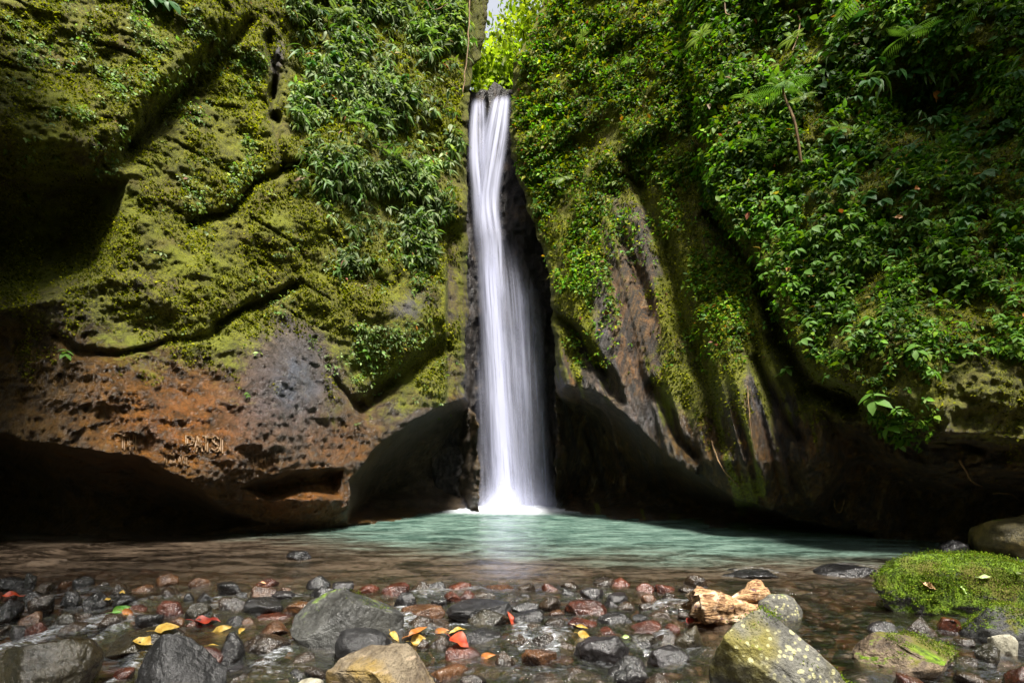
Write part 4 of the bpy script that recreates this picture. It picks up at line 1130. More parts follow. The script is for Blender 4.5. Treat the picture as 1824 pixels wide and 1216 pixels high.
def pick_col(n, base, var, r, odd=None, odds=0.0):
    b = np.array(base)
    c = b[r.integers(len(b), size=n)] * np.exp(var * r.normal(size=(n, 1)))
    if odd is not None:
        k = r.random(n) < odds
        c[k] = np.array(odd)[r.integers(len(odd), size=k.sum())]
    return np.clip(c, 0, 0.8)

T4 = leaf_tmpl(1, 0.30, 0.25, 0.2); T8 = leaf_tmpl(2, 0.30, 0.2, 0.3); TN = leaf_tmpl(2, 0.17, 0.3, 0.45); TH = leaf_tmpl(6, 0.36, 0.18, 0.3)
ODD = [(0.35, 0.14, 0.02), (0.30, 0.22, 0.04), (0.22, 0.06, 0.03), (0.16, 0.09, 0.04)]

LEAFY_L = [(512, -60), (832, -60), (822, 100), (806, 260), (790, 420), (762, 520), (690, 495), (610, 478), (575, 380), (545, 320), (520, 200)]
def dens_left(px, py):
    wx, wy = warp(px, py, 22, 60, 41)
    d = sstep(-12, 22, poly_sd(wx, wy, LEAFY_L))
    d *= 1 - 0.9 * blob(wx, wy, 775, 260, 26, 90) - 0.6 * blob(wx, wy, 770, 430, 30, 80)
    g = n2(px, py, 62, 42, 4)
    d *= 1 - 0.85 * blob(wx, wy, 600, 200, 48, 34) - 0.8 * blob(wx, wy, 700, 245, 52, 26) - 0.8 * blob(wx, wy, 548, 130, 22, 70) - 0.7 * blob(wx, wy, 600, 330, 30, 24)
    return np.clip(d * (0.05 + 1.0 * sstep(-0.2, 0.25, g)), 0, 1)

def dens_left_sparse(px, py):
    wx, wy = warp(px, py, 20, 60, 43)
    d = 0.5 * blob(wx, wy, 480, 250, 140, 190) + 0.5 * blob(wx, wy, 250, 60, 170, 60) + 0.35 * blob(wx, wy, 120, 170, 150, 110) + 0.5 * blob(wx, wy, 680, 560, 100, 110) + 0.5 * blob(wx, wy, 560, 400, 60, 120)
    d += 0.9 * blob(wx, wy, 790, 590, 14, 90) + 0.5 * blob(wx, wy, 440, 200, 25, 60)
    return np.clip(d * sstep(0.0, 0.45, n2(px, py, 50, 44, 3)), 0, 1)

def dens_r_small(px, py):
    wx, wy = warp(px, py, 25, 70, 51)
    d = (1 - sstep(330, 540, wy + 0.15 * (wx - 1050))) * (1 - sstep(1280, 1420, wx))
    d = np.maximum(d, 0.9 * blob(wx, wy, 1055, 500, 45, 110)); d = np.maximum(d, 0.8 * blob(wx, wy, 1290, 520, 70, 110))
    d *= 1 - 0.85 * np.exp(-(pline_dist(wx, wy, [(1120, 300), (1180, 430), (1225, 570)]) / 22) ** 2)
    d *= 1 - 0.8 * np.exp(-(pline_dist(wx, wy, [(1275, 390), (1345, 490), (1400, 640)]) / 18) ** 2)
    d *= 1 - 0.92 * blob(wx, wy, 1130, 520, 72, 160) - 0.3 * blob(wx, wy, 1230, 620, 50, 80)
    E = np.interp(py, *EDGE_R)
    d *= sstep(E + 2, E + 22, px)
    return np.clip(d * (0.05 + 1.0 * sstep(-0.25, 0.25, n2(px, py, 50, 52, 4))), 0, 1)

LEAFY_R = [(1190, -80), (1950, -80), (1950, 640), (1790, 650), (1680, 640), (1660, 745), (1640, 790), (1580, 760), (1545, 700), (1470, 650), (1420, 590), (1370, 500), (1330, 420), (1260, 330)]
def dens_r_mid(px, py):
    wx, wy = warp(px, py, 22, 55, 61)
    d = sstep(-15, 40, poly_sd(wx, wy, LEAFY_R))
    d *= 1 - 0.75 * blob(wx, wy, 1650, 190, 100, 80) - 0.5 * blob(wx, wy, 1800, 60, 90, 60)
    d *= 1 - 0.72 * sstep(430, 690, wy)
    return np.clip(d * (0.05 + 1.0 * sstep(-0.25, 0.25, n2(px, py, 50, 62, 4))), 0, 1)

def cover(name, s, box, dens, n, per, px_len, cols, var, tmpl, seed, label, mat='leaf', odds=0.01, **kw):
    r = np.random.default_rng(seed)
    P, Nn, px, py, D = sample(s, box, dens, n, r)
    Lm = (px_len[0] + (px_len[1] - px_len[0]) * r.random(n) ** 1.5 * 1.25) / FPX * D
    Q, A, Fv, L = sprigs(P, Nn, Lm, per, r, **kw)
    tone = np.repeat(np.exp(0.75 * n2(px, py, 70, seed, 3)), per)[:, None]
    col = pick_col(len(Q), cols, var, r, ODD, odds) * tone
    o = obj(name, leaves_mesh(name, Q, A, Fv, L, col, tmpl, M[mat]))
    tag(o, label, 'climbers', kind='stuff')

PALE = [(0.18, 0.25, 0.09), (0.11, 0.20, 0.045), (0.22, 0.27, 0.13), (0.07, 0.14, 0.03), (0.14, 0.19, 0.025)]
FRESH = [(0.05, 0.14, 0.008), (0.085, 0.20, 0.010), (0.03, 0.09, 0.006), (0.14, 0.24, 0.016), (0.09, 0.14, 0.006)]
DEEP = [(0.02, 0.07, 0.018), (0.03, 0.10, 0.022), (0.045, 0.13, 0.03), (0.015, 0.05, 0.012)]
MOSSY = [(0.19, 0.185, 0.006), (0.11, 0.12, 0.004), (0.20, 0.20, 0.010), (0.05, 0.06, 0.003)]
cover('climbing_leaves', LS, (490, -60, 860, 560), dens_left, 5200, 6, (6, 16), PALE, 0.3, TN, 301, 'dense band of drooping pale leaves on the left cliff', off=(0.02, 0.20), droop=0.75)
cover('creeping_leaves', LS, (0, -40, 830, 760), dens_left_sparse, 2200, 4, (3, 8), PALE, 0.35, T4, 302, 'scattered tiny leaves on the mossy left cliff', off=(0.01, 0.06), odds=0.02)
cover('small_climbing_leaves', RS, (900, -60, 1430, 660), dens_r_small, 10500, 5, (3.5, 9), FRESH + MOSSY[:2], 0.35, T4, 303, 'dense small leaved climbers on the right cliff beside the waterfall', off=(0.0, 0.10), odds=0.015)
cover('climbing_leaves', RS, (1190, -60, 1850, 800), dens_r_mid, 12500, 5, (4, 12.5), FRESH, 0.35, T8, 304, 'dense bright green climbers hanging over the right cliff', off=(0.0, 0.13), out=0.42, odds=0.012, droop=0.55)

def moss_cover(name, s, box, dens, n, px_len, seed, label):
    r = np.random.default_rng(seed)
    P, Nn, px, py, D = sample(s, box, dens, n, r)
    L = r.uniform(*px_len, n) / FPX * D
    A = unit(Nn * 0.7 + UPV * 0.1 + 0.75 * r.normal(size=(n, 3))); Fv = unit(UPV + 0.7 * Nn + 0.4 * r.normal(size=(n, 3)))
    tone = np.exp(1.0 * n2(px, py, 55, seed, 4))[:, None]
    V = np.array([(0, 0, 0), (0.55, 0.3, 0.05), (1, 0, -0.2), (0.55, -0.3, 0.05)]); F = np.array([(0, 2, 1), (0, 3, 2)])
    o = obj(name, leaves_mesh(name, P - 0.01 * Nn, A, Fv, L, pick_col(n, MOSSY, 0.3, r) * tone, (V, F), M['tuft']))
    tag(o, label, 'moss', kind='stuff')

def moss_l(px, py):
    m = left_mix(px, py)[..., 0]
    return np.clip(sstep(0.45, 0.95, m + 1.2 * n2(px, py, 45, 71, 4)), 0, 1) * sstep(0, 8, np.interp(py, *EDGE_L) - 8 - px)
def moss_r(px, py):
    m = right_mix(px, py)[..., 0]
    return np.clip(sstep(0.45, 0.95, m + 1.2 * n2(px, py, 45, 72, 4)), 0, 1) * sstep(0, 8, px - np.interp(py, *EDGE_R) - 8)
moss_cover('moss_tufts', LS, (-30, -40, 830, 720), moss_l, 90000, (2, 7), 311, 'yellow green moss tufts over the left cliff')
moss_cover('moss_tufts', RS, (915, -40, 1850, 860), moss_r, 65000, (2, 7), 312, 'green moss tufts over the right cliff')

moss_on(MB, 34000, 0.012, 1, 0.5)
moss_on(MT, 2500, 0.010, 2, 0.10)
moss_on(MG, 3500, 0.011, 3, 0.16)
moss_on(GB, 420, 0.009, 4, 0.02)
moss_on(ML, 900, 0.010, 5, 0.03)

# --- single plants: prototypes with shared meshes, copied with their parts
def one_leaf(name, L, tmpl, col, mat):
    return leaves_mesh(name, np.zeros((1, 3)), np.array([[1.0, 0, 0]]), np.array([[0, 0, 1.0]]), np.array([L]), np.array([col]), tmpl, M[mat])

def frond_mesh(name, L, pairs, lw, lt, droop, col, mat, up=0.35, drop=0.55):
    """A feather frond along +x arching up and over; leaflets taper towards the tip."""
    s = np.linspace(0, 1, pairs + 2)[1:]
    z = up * s - drop * s ** 2.2
    spine = np.stack([s, 0 * s, z], -1) * L
    tang = unit(np.gradient(spine, axis=0))
    P, A, Nn, Ls, = [], [], [], []
    for i in range(len(s)):
        w = lw * math.sin(math.pi * (0.12 + 0.86 * s[i])) + 0.02
        for sd in (-1, 1):
            P.append(spine[i]); A.append(tang[i] * 0.45 + np.array([0, sd, -droop])); Nn.append(np.array([-tang[i][2], 0, tang[i][0]])); Ls.append(w * L)
    V1, F1 = leaf_tmpl(1, lt, 0.2, 0.15)
    P, A, Nn, Ls = map(np.array, (P, A, Nn, Ls))
    A = unit(A); Bv = unit(np.cross(Nn, A)); Z = np.cross(A, Bv)
    W = (P[:, None] + Ls[:, None, None] * (V1[None, :, 0:1] * A[:, None] + V1[None, :, 1:2] * Bv[:, None] + V1[None, :, 2:3] * Z[:, None])).reshape(-1, 3)
    FF = (F1[None] + (np.arange(len(P)) * len(V1))[:, None, None]).reshape(-1, 3)
    tv, tf = tube(np.vstack([[[0, 0, 0]], spine]), np.linspace(0.012, 0.004, len(s) + 1) * L, 3)
    tf3 = np.concatenate([tf[:, [0, 1, 2]], tf[:, [0, 2, 3]]]) + len(W)
    V = np.vstack([W, tv]); c = np.tile(np.append(np.array(col), 1), (len(V), 1))
    return mesh_from(name, V, np.vstack([FF, tf3]), M[mat], True, {'col': c})

def make_plant(name, kind, v):
    """Prototype at the origin: grows out along -y (away from the cliff) and up; returns [(part name, mesh, matrix)]."""
    from mathutils import Matrix, Euler
    r = random.Random(v * 13 + len(kind)); parts = []
    if kind in ('fern', 'palm'):
        cols = {'fern': [(0.12, 0.22, 0.04), (0.16, 0.27, 0.07), (0.19, 0.25, 0.10)], 'palm': [(0.13, 0.24, 0.05), (0.19, 0.28, 0.09), (0.10, 0.20, 0.04)]}[kind]
        me = frond_mesh('frond', 1.0, 15 if kind == 'fern' else 15, 0.22 if kind == 'fern' else 0.36, 0.13 if kind == 'fern' else 0.065, 0.2 if kind == 'fern' else 0.35, cols[v % 3], 'leaf')
        n = [6, 5, 7][v % 3]
        for i in range(n):
            a = (i + 0.5) / n * math.pi * 1.5 - math.pi * 0.25 + r.uniform(-0.2, 0.2)
            parts.append(('frond', me, Matrix.Rotation(-a, 4, 'Z') @ Matrix.Rotation(r.uniform(-0.5, 0.35), 4, 'Y') @ Matrix.Scale(r.uniform(0.65, 1.05), 4)))
    else:
        tm, cols, n = {'broad': (TH, DEEP[1:3] + FRESH[:2], 6), 'sprig': (T8, [(0.10, 0.22, 0.03), (0.13, 0.25, 0.05), (0.08, 0.19, 0.03)], 6), 'strap': (leaf_tmpl(3, 0.09, 0.3, 0.7), [(0.07, 0.15, 0.03), (0.10, 0.18, 0.05)], 8)}[kind]
        ms = [one_leaf('leaf', 1.0, tm, cols[k % len(cols)], 'leaf_glossy' if kind != 'sprig' else 'leaf') for k in range(2)]
        for i in range(n):
            a = (i + 0.5) / n * 2 * math.pi + r.uniform(-0.3, 0.3)
            parts.append(('leaf', ms[i % 2], Matrix.Translation((r.uniform(-.12, .12), -r.uniform(0, 0.3), r.uniform(-.15, .25))) @ Matrix.Rotation(0.55, 4, 'X') @ Matrix.Rotation(-a, 4, 'Z') @ Matrix.Rotation(r.uniform(0.0, 0.5), 4, 'Y') @ Matrix.Scale(r.uniform(0.6, 1.0), 4)))
        st, sf = tube([(0, 0.1, -0.25), (0.02, -0.05, -0.1), (0, -0.18, 0.02)], [0.03, 0.025, 0.015], 4)
        parts.append(('stem', mesh_from('stem', st, sf, M['vine']), Matrix.Identity(4)))
    return parts
PROTO = {(k, v): make_plant(k, k, v) for k in ('fern', 'palm', 'broad', 'sprig', 'strap') for v in range(3)}

def place(name, kind, s, px, py, size_px, label, cat, group, r, lift=0.2):
    P, Nn = look(s, px, py)
    P, Nn = P[0], Nn[0]
    o = empty(name, P + lift * Nn)
    D = P[1]; sc = size_px / FPX * D
    o.rotation_euler = (r.uniform(-0.25, 0.15), r.uniform(-0.3, 0.3), math.atan2(-Nn[1], -Nn[0]) - math.pi / 2 + r.uniform(-0.4, 0.4))
    o.rotation_euler[2] = math.atan2(Nn[1], Nn[0]) + math.pi / 2 + r.uniform(-0.4, 0.4)
    o.scale = (sc, sc, sc)
    tag(o, label, cat, group)
    for pn, me, mx in PROTO[(kind, r.integers(3))]:
        c = bpy.data.objects.new(pn, me); c.matrix_local = mx; c.parent = o; c.matrix_parent_inverse.identity()
        C.objects.link(c)
    return o

r_ = np.random.default_rng(91)
# ferns one can pick out
for x, y, sz, lab in [(690, 700 - 410, 44, 'fern with pale arching fronds, lowest of the ferns on the left cliff'),
                      (598, 40, 40, 'fern near the top of the leafy band on the left cliff'), (655, 215, 40, 'fern at the middle of the leafy band on the left cliff'),
                      (745, 70, 34, 'small bright fern at the upper right of the left leafy band'), (640, 235, 30, 'small fern just left of the middle fern in the left leafy band')]:
    place('fern', 'fern', LS, x, y, sz, lab, 'fern', 'ferns on the cliffs', r_)
for x, y, sz, lab in [(1262, 80, 34, 'pale fern high on the right cliff, left of the palm crown'), (1415, 92, 30, 'rounded bright fern under the top edge of the right cliff'),
                      (1340, 268, 32, 'feathery fern below the young palm on the right cliff'), (1500, 235, 34, 'fern right of the young palm, amid broad leaves'),
                      (1325, 190, 26, 'small fern left of the young palm'), (1430, 190, 30, 'hanging fern just right of the young palm crown'),
                      (1045, 78, 20, 'tiny pale fern high on the right cliff near the sky gap'), (1530, 155, 28, 'fern above the broad leaved plants on the right cliff'),
                      (1665, 285, 40, 'grassy fern at the right beside the broad leaves'), (1130, 120, 22, 'small fern at the upper middle of the small leaved climbers'),
                      (1380, 285, 26, 'little fern at the foot of the young palm stem'), (1150, 300, 22, 'tiny fern above the long groove in the right cliff'), (1015, 330, 30, 'bright fern tuft on the cliff corner right of the waterfall')]:
    place('fern', 'fern', RS, x, y, sz, lab, 'fern', 'ferns on the cliffs', r_)
# young palms
PALM = place('young_palm', 'palm', RS, 1392, 178, 58, 'young palm with feathery fronds on a thin leaning stem on the right cliff', 'palm', None, r_, 0.55)
tp, _n = look(RS, [1432, 1418, 1404], [306, 250, 200]); tp = tp + _n * np.array([[0.10], [0.32], [0.48]])
tp = np.vstack([tp, np.array(PALM.location)[None]])
tv, tf = tube(smooth_line(tp, 14) - np.array(PALM.location), np.linspace(0.022, 0.013, 14), 6)
st = obj('stem', mesh_from('stem', tv, tf, M['vine']), PALM)
st.matrix_parent_inverse = (__import__('mathutils').Matrix.LocRotScale(None, PALM.rotation_euler, PALM.scale)).inverted()
place('palm_crown', 'palm', RS, 1540, 26, 80, 'large palm crown with stiff feathery fronds at the top of the right cliff', 'palm', None, r_, 0.5)
place('palm_crown', 'palm', RS, 1618, 48, 55, 'pale palm crown right of the large palm crown at the top', 'palm', None, r_, 0.5)
place('palm_crown', 'palm', RS, 1745, 62, 50, 'thin pale palm crown near the top right corner', 'palm', None, r_, 0.5)
# plants with large leaves
MARK_R = [((1392, 190), 'the young palm'), ((1540, 26), 'the large palm crown'), ((1618, 48), 'the pale palm crown'), ((1745, 62), 'the thin palm crown'), ((1668, 170), 'the withered orange leaf'), ((1632, 337), 'the small orange leaf'), ((1600, 388), 'the pinkish leaf'),
          ((1500, 235), 'the fern beyond the palm'), ((1665, 285), 'the grassy fern'), ((1300, 440), 'the dark groove'), ((1600, 730), 'the hanging bright sprigs'), ((1632, 650), 'the single bright sprig'), ((1824, 500), 'the right edge of the picture'), ((1824, 250), 'the upper right edge'), ((1440, 690), 'the foot of the dark groove'), ((1415, 92), 'the rounded bright fern'), ((1480, 520), 'the middle of the right cliff')]
MARK_L = [((690, 290), 'the lowest fern'), ((598, 40), 'the top fern'), ((655, 215), 'the middle fern'), ((745, 70), 'the small bright fern'), ((815, 120), 'the hanging vine'), ((490, 180), 'the dark crack'), ((700, 480), 'the bottom of the band'), ((820, 400), 'the waterfall'), ((560, 300), 'the left side of the band')]
def where(x, y, size, lo, hi, what, marks):
    sz = 'small' if size < lo + (hi - lo) * 0.33 else 'middling' if size < lo + (hi - lo) * 0.67 else 'large'
    (mx, my), mk = min(marks, key=lambda m: math.hypot(m[0][0] - x, m[0][1] - y))
    dx, dy = x - mx, y - my
    h_ = '' if abs(dx) < 0.4 * abs(dy) else ('left' if dx < 0 else 'right')
    v_ = '' if abs(dy) < 0.4 * abs(dx) else ('up' if dy < 0 else 'down')
    far = 'close ' if math.hypot(dx, dy) < 45 else ''
    rel = {('up', ''): 'above', ('down', ''): 'below', ('', 'left'): 'left of', ('', 'right'): 'right of'}.get((v_, h_), '%s and %s of' % (v_, h_))
    return '%s %s %s%s %s' % (sz, what, far, rel, mk)

def scatter(name, kind, s, box, dens, n, size, label, cat, group, r, mind=24):
    pts = []
    tries = 0
    while len(pts) < n and tries < 20000:
        tries += 1
        x, y = r.uniform(box[0], box[2]), r.uniform(box[1], box[3])
        if r.random() < dens(np.array([x]), np.array([y]))[0] and all(math.hypot(x - a, y - b) > mind for a, b in pts):
            sz_ = r.uniform(*size); pts.append((x, y)); place(name, kind, s, x, y, sz_, where(x, y, sz_, *size, label, MARK_L if s is LS else MARK_R), cat, group, r, r.uniform(0.08, 0.3))
scatter('broad_leaved_plant', 'broad', RS, (1430, 30, 1850, 460), lambda x, y: 0.15 + sstep(1450, 1600, x) * np.ones_like(y), 95, (12, 27), 'broad leaved climber', 'plant', 'broad leaved climbers on the right cliff', r_)
scatter('broad_leaved_plant', 'broad', LS, (520, 20, 800, 400), dens_left, 16, (14, 24), 'shiny broad leaved climber', 'plant', 'broad leaved climbers on the left cliff', r_)
scatter('leafy_sprig', 'sprig', RS, (1360, 360, 1850, 790), dens_r_mid, 120, (11, 22), 'whorled green sprig', 'plant', 'leafy sprigs on the right cliff', r_, 18)
scatter('strap_leaved_plant', 'strap', LS, (520, 0, 800, 420), dens_left, 30, (20, 36), 'clump of drooping leaves', 'plant', 'drooping clumps on the left cliff', r_)
scatter('strap_leaved_plant', 'strap', RS, (1420, 60, 1830, 420), lambda x, y: 0 * x + 0.6, 22, (26, 44), 'clump of narrow leaves', 'plant', 'narrow leaved clumps on the right cliff', r_)
for x, y, sz, lab in [(1570, 700, 40, 'bright trailing sprig hanging lowest over the dark undercut, its upper whorl'), (1600, 740, 34, 'bright trailing sprig below the upper hanging whorl'), (1630, 775, 30, 'lowest bright sprig over the dark undercut on the right'),
                      (1632, 670, 28, 'single bright sprig left alone on dark rock at the lower right'), (1620, 632, 28, 'bright sprig just above the single sprig on dark rock'), (1388, 672, 24, 'little sprig on the bare rib left of the dark groove')]:
    place('leafy_sprig', 'sprig', RS, x, y, sz, lab, 'plant', None, r_, 0.15)
for x, y, sz, lab in [(122, 632, 20, 'single small green sprig on the dark wet rock at far left'), (442, 704, 9, 'tiny green sprig on the rusty rock beside the grey patch'), (648, 628, 20, 'small sprig on the mossy boss above the arch'), (212, 158, 16, 'pale two leaved sprig on the upper left moss block'), (100, 200, 14, 'small pale sprig on the left part of the upper moss block')]:
    place('leafy_sprig', 'sprig', LS, x, y, sz, lab, 'plant', None, r_, 0.04)
for x, y, sz, lab in [(275, 8, 34, 'pale plant hanging in from the top edge above the moss block'), (300, 12, 28, 'second pale plant at the top edge, right of the first')]:
    place('broad_leaved_plant', 'broad', LS, x, y, sz, lab, 'plant', None, r_, 0.15)

# ------------------------------------------------------------------ vines and roots
def vine(s, pts, rad, label, n=24, lift=0.12, wig=0.02, name='vine', seed=0):
    P, Nn = look(s, [p[0] for p in pts], [p[1] for p in pts])
    q = smooth_line(P + lift * Nn, n)
    q = q + wig * fbm(np.stack([np.arange(n) * 0.35, np.zeros(n), np.full(n, seed * 3.1)], -1), 2)[:, None] * np.array([1, 0.5, 0.3])
    b = q[-1].copy()
    v, f = tube(q - b, np.linspace(rad, rad * 0.6, n), 5)
    tag(obj(name, mesh_from(name, v, f, M['vine']), None, b), label, 'vine')
vine(LS, [(820, -40), (818, 60), (815, 130), (813, 195)], 0.02, 'long thin vine hanging straight down beside the sky gap', 40, 0.45)
vine(LS, [(742, -30), (748, 25), (765, 45), (790, 30)], 0.012, 'short curling vine at the top of the left leafy band', 30, 0.35, seed=3)
vine(RS, [(1268, 790), (1290, 830), (1316, 862)], 0.013, 'thin orange root slanting down the lower right cliff', 20, 0.05, name='root', seed=5)
vine(RS, [(1706, 818), (1728, 845), (1748, 858)], 0.012, 'thin orange root on the dark undercut at the right', 20, 0.06, name='root', seed=6)
vine(RS, [(1328, 690), (1336, 760), (1345, 815)], 0.008, 'fine vine trailing down the mossy rib on the right', 24, 0.05, seed=7)
vine(RS, [(1412, 20), (1418, 70), (1424, 110)], 0.014, 'short vine hanging at the top of the right cliff', 20, 0.25, seed=8)
vine(RS, [(1298, -20), (1300, 30), (1300, 50)], 0.016, 'brown vine stub hanging at the top edge of the right cliff', 12, 0.2, seed=9)
vine(RS, [(1480, 885), (1488, 900), (1500, 910), (1506, 893)], 0.010, 'curled pale root at the foot of the right cliff', 20, 0.06, name='root', seed=10)
vine(RS, [(1770, 870), (1800, 872), (1812, 890)], 0.012, 'pale forked root above the golden brown boulder', 20, 0.06, name='root', seed=11)

# ------------------------------------------------------------------ fallen leaves
LEAFM = {'yellow': plain_leaf('yellow_leaf', (0.33, 0.19, 0.02), (0.52, 0.38, 0.09)), 'orange': plain_leaf('orange_leaf', (0.27, 0.08, 0.012), (0.45, 0.18, 0.035)),
         'red': plain_leaf('red_leaf', (0.22, 0.02, 0.006), (0.42, 0.06, 0.015)), 'green': plain_leaf('green_leaf', (0.06, 0.20, 0.02), (0.16, 0.34, 0.05)), 'peach': plain_leaf('peach_leaf', (0.60, 0.30, 0.14), (0.75, 0.48, 0.28)),
         'dark': plain_leaf('dark_red_leaf', (0.14, 0.012, 0.008), (0.26, 0.03, 0.012)), 'lime': plain_leaf('pale_green_leaf', (0.35, 0.50, 0.16), (0.5, 0.62, 0.28))}
def fallen(px, py, size_px, ang, colour, label, width=0.3, z=None, seed=0, tilt=0.35, D=None):
    V, F = leaf_tmpl(7, width, 0.45, 0.15)
    V = V - np.array([0.5, 0, 0])
    V[:, 2] += 0.20 * fbm(V * 3.0 + seed * 3, 2)
    if D is None:
        _, D = ground_xy(px, py)
        # rest on whatever stone is under it
        d = Vector(((px - CX) / FPX, 1, (HY - py) / FPX)).normalized()
        hit, loc, nor, idx, ob, mtx = CAST[(px, py)]
        p = np.array(loc) if hit else at(px, py, D)
        nor = Vector(nor) if hit else Vector((0, 0, 1))
    else:
        p = at(px, py, D); nor = Vector((0, -3.0, -0.6))
    L = size_px / FPX * p[1]
    V = V * L
    # stalk
    tv, tf = tube(np.array([(-0.5, 0, 0), (-0.66, 0.03, 0.03), (-0.8, 0.02, 0.05)]) * L, [0.02 * L, 0.016 * L, 0.012 * L], 4)
    F = np.vstack([F, np.concatenate([tf[:, [0, 1, 2]], tf[:, [0, 2, 3]]]) + len(V)]); V = np.vstack([V, tv])
    n = (nor * 0.5 + Vector((0, -tilt, 0.65))).normalized()
    o = obj('fallen_leaf', mesh_from('fallen_leaf', V, F, LEAFM[colour]), None, Vector(p) + n * 0.02)
    q = n.to_track_quat('Z', 'Y'); o.rotation_mode = 'QUATERNION'
    from mathutils import Quaternion
    o.rotation_quaternion = Quaternion(n, ang) @ q
    tag(o, label, 'leaf', 'fallen leaves')
bpy.context.view_layer.update()
FALLEN = []
for i, a in enumerate([
    (252, 1146, 44, 2.6, 'yellow', 'pale yellow leaf leaning on the left edge of the dark blue grey boulder', 0.34), (298, 1122, 48, 0.2, 'yellow', 'golden leaf lying on the long olive stone', 0.3),
    (398, 1120, 42, 0.35, 'yellow', 'yellow leaf with turned edge left of the flat brown stone', 0.2), (433, 1124, 18, 0.8, 'yellow', 'small yellow leaf at the back of the flat brown stone', 0.4),
    (380, 1153, 22, 0.3, 'yellow', 'small yellow leaf on the red brown stone', 0.12), (217, 1086, 36, 0.3, 'green', 'green leaf bent over the brown oval stone at left', 0.25),
    (229, 1092, 26, -0.4, 'orange', 'orange leaf touching the green leaf', 0.3), (24, 1064, 42, 0.1, 'red', 'orange red leaf at the left edge', 0.2), (220, 1058, 12, 0.2, 'yellow', 'tiny yellow leaf on a black stone', 0.4),
    (192, 1070, 13, 0.4, 'yellow', 'tiny yellow leaf left of the black stone', 0.3), (703, 1136, 34, -0.9, 'yellow', 'yellow leaf on the right flank of the round dark stone', 0.24), (744, 1126, 56, 0.45, 'orange', 'slim orange leaf with a long stalk right of the grey boulder', 0.14),
    (746, 1140, 34, 0.2, 'yellow', 'crumpled yellow leaf just above the small brown stone', 0.4), (788, 1125, 36, 0.3, 'orange', 'orange leaf above the red leaf', 0.2), (816, 1125, 46, 0.3, 'yellow', 'slim yellow leaf lying across the top of the red leaf', 0.1),
    (818, 1146, 50, -0.7, 'red', 'large bright red leaf in the middle of the stream', 0.42), (908, 1102, 40, 1.5, 'red', 'curled red leaf standing between the golden brown and black stones', 0.14), (870, 1169, 36, 0.4, 'orange', 'orange leaf left of the dark brown stone near the bottom', 0.22),
    (1040, 1131, 28, -0.2, 'yellow', 'yellow leaf behind the big dark knobbly stone', 0.3), (1036, 1116, 30, -0.2, 'yellow', 'thin tan leaf above the yellow leaf on the knobbly stone', 0.12), (1113, 1135, 18, 0.0, 'lime', 'small lime leaf left of the olive green stone', 0.25),
    (1226, 1106, 26, 0.2, 'dark', 'dark red leaf on the olive and silver stone', 0.3), (370, 1108, 60, 0.15, 'dark', 'dark red leaf in the water left of the yellow leaf', 0.2), (1654, 1046, 26, -0.7, 'peach', 'peach coloured leaf lying on the moss covered boulder', 0.3),
    (1714, 1052, 20, -1.2, 'lime', 'pale green leaf lying on the right of the moss covered boulder', 0.16), (1752, 1030, 30, 0.1, 'lime', 'pale green leaf near the middle of the moss covered boulder', 0.14), (1812, 1024, 26, -0.6, 'lime', 'pale green leaf at the right edge of the moss covered boulder', 0.16),
    (470, 1040, 14, 0.0, 'peach', 'tiny pale leaf floating above the orange brown stone', 0.2)]):
    FALLEN.append((a, i))
dg = bpy.context.evaluated_depsgraph_get()
CAST = {}
for a, i in FALLEN:
    d_ = Vector(((a[0] - CX) / FPX, 1, (HY - a[1]) / FPX)).normalized()
    h_ = scene.ray_cast(dg, Vector((0, 0, CAMH)), d_)
    CAST[(a[0], a[1])] = (h_[0], h_[1].copy(), h_[2].copy()) + tuple(h_[3:])
for a, i in FALLEN:
    fallen(a[0], a[1], a[2] * 0.8, *a[3:7], seed=i)
def cliff_leaf(px, py, size, ang, colour, label, width=0.4):
    P, Nn = look(RS, px, py)
    fallen(px, py, size, ang, colour, label, width, D=P[0][1] - 0.35, seed=px)
cliff_leaf(1668, 170, 24, 1.3, 'orange', 'withered orange leaf hanging before the dark hollow at the upper right', 0.34)
cliff_leaf(1632, 337, 10, 0.5, 'orange', 'small orange leaf amid the broad leaves at the right', 0.5)
cliff_leaf(1600, 388, 16, 0.1, 'peach', 'pinkish leaf amid the climbers at the right', 0.2)

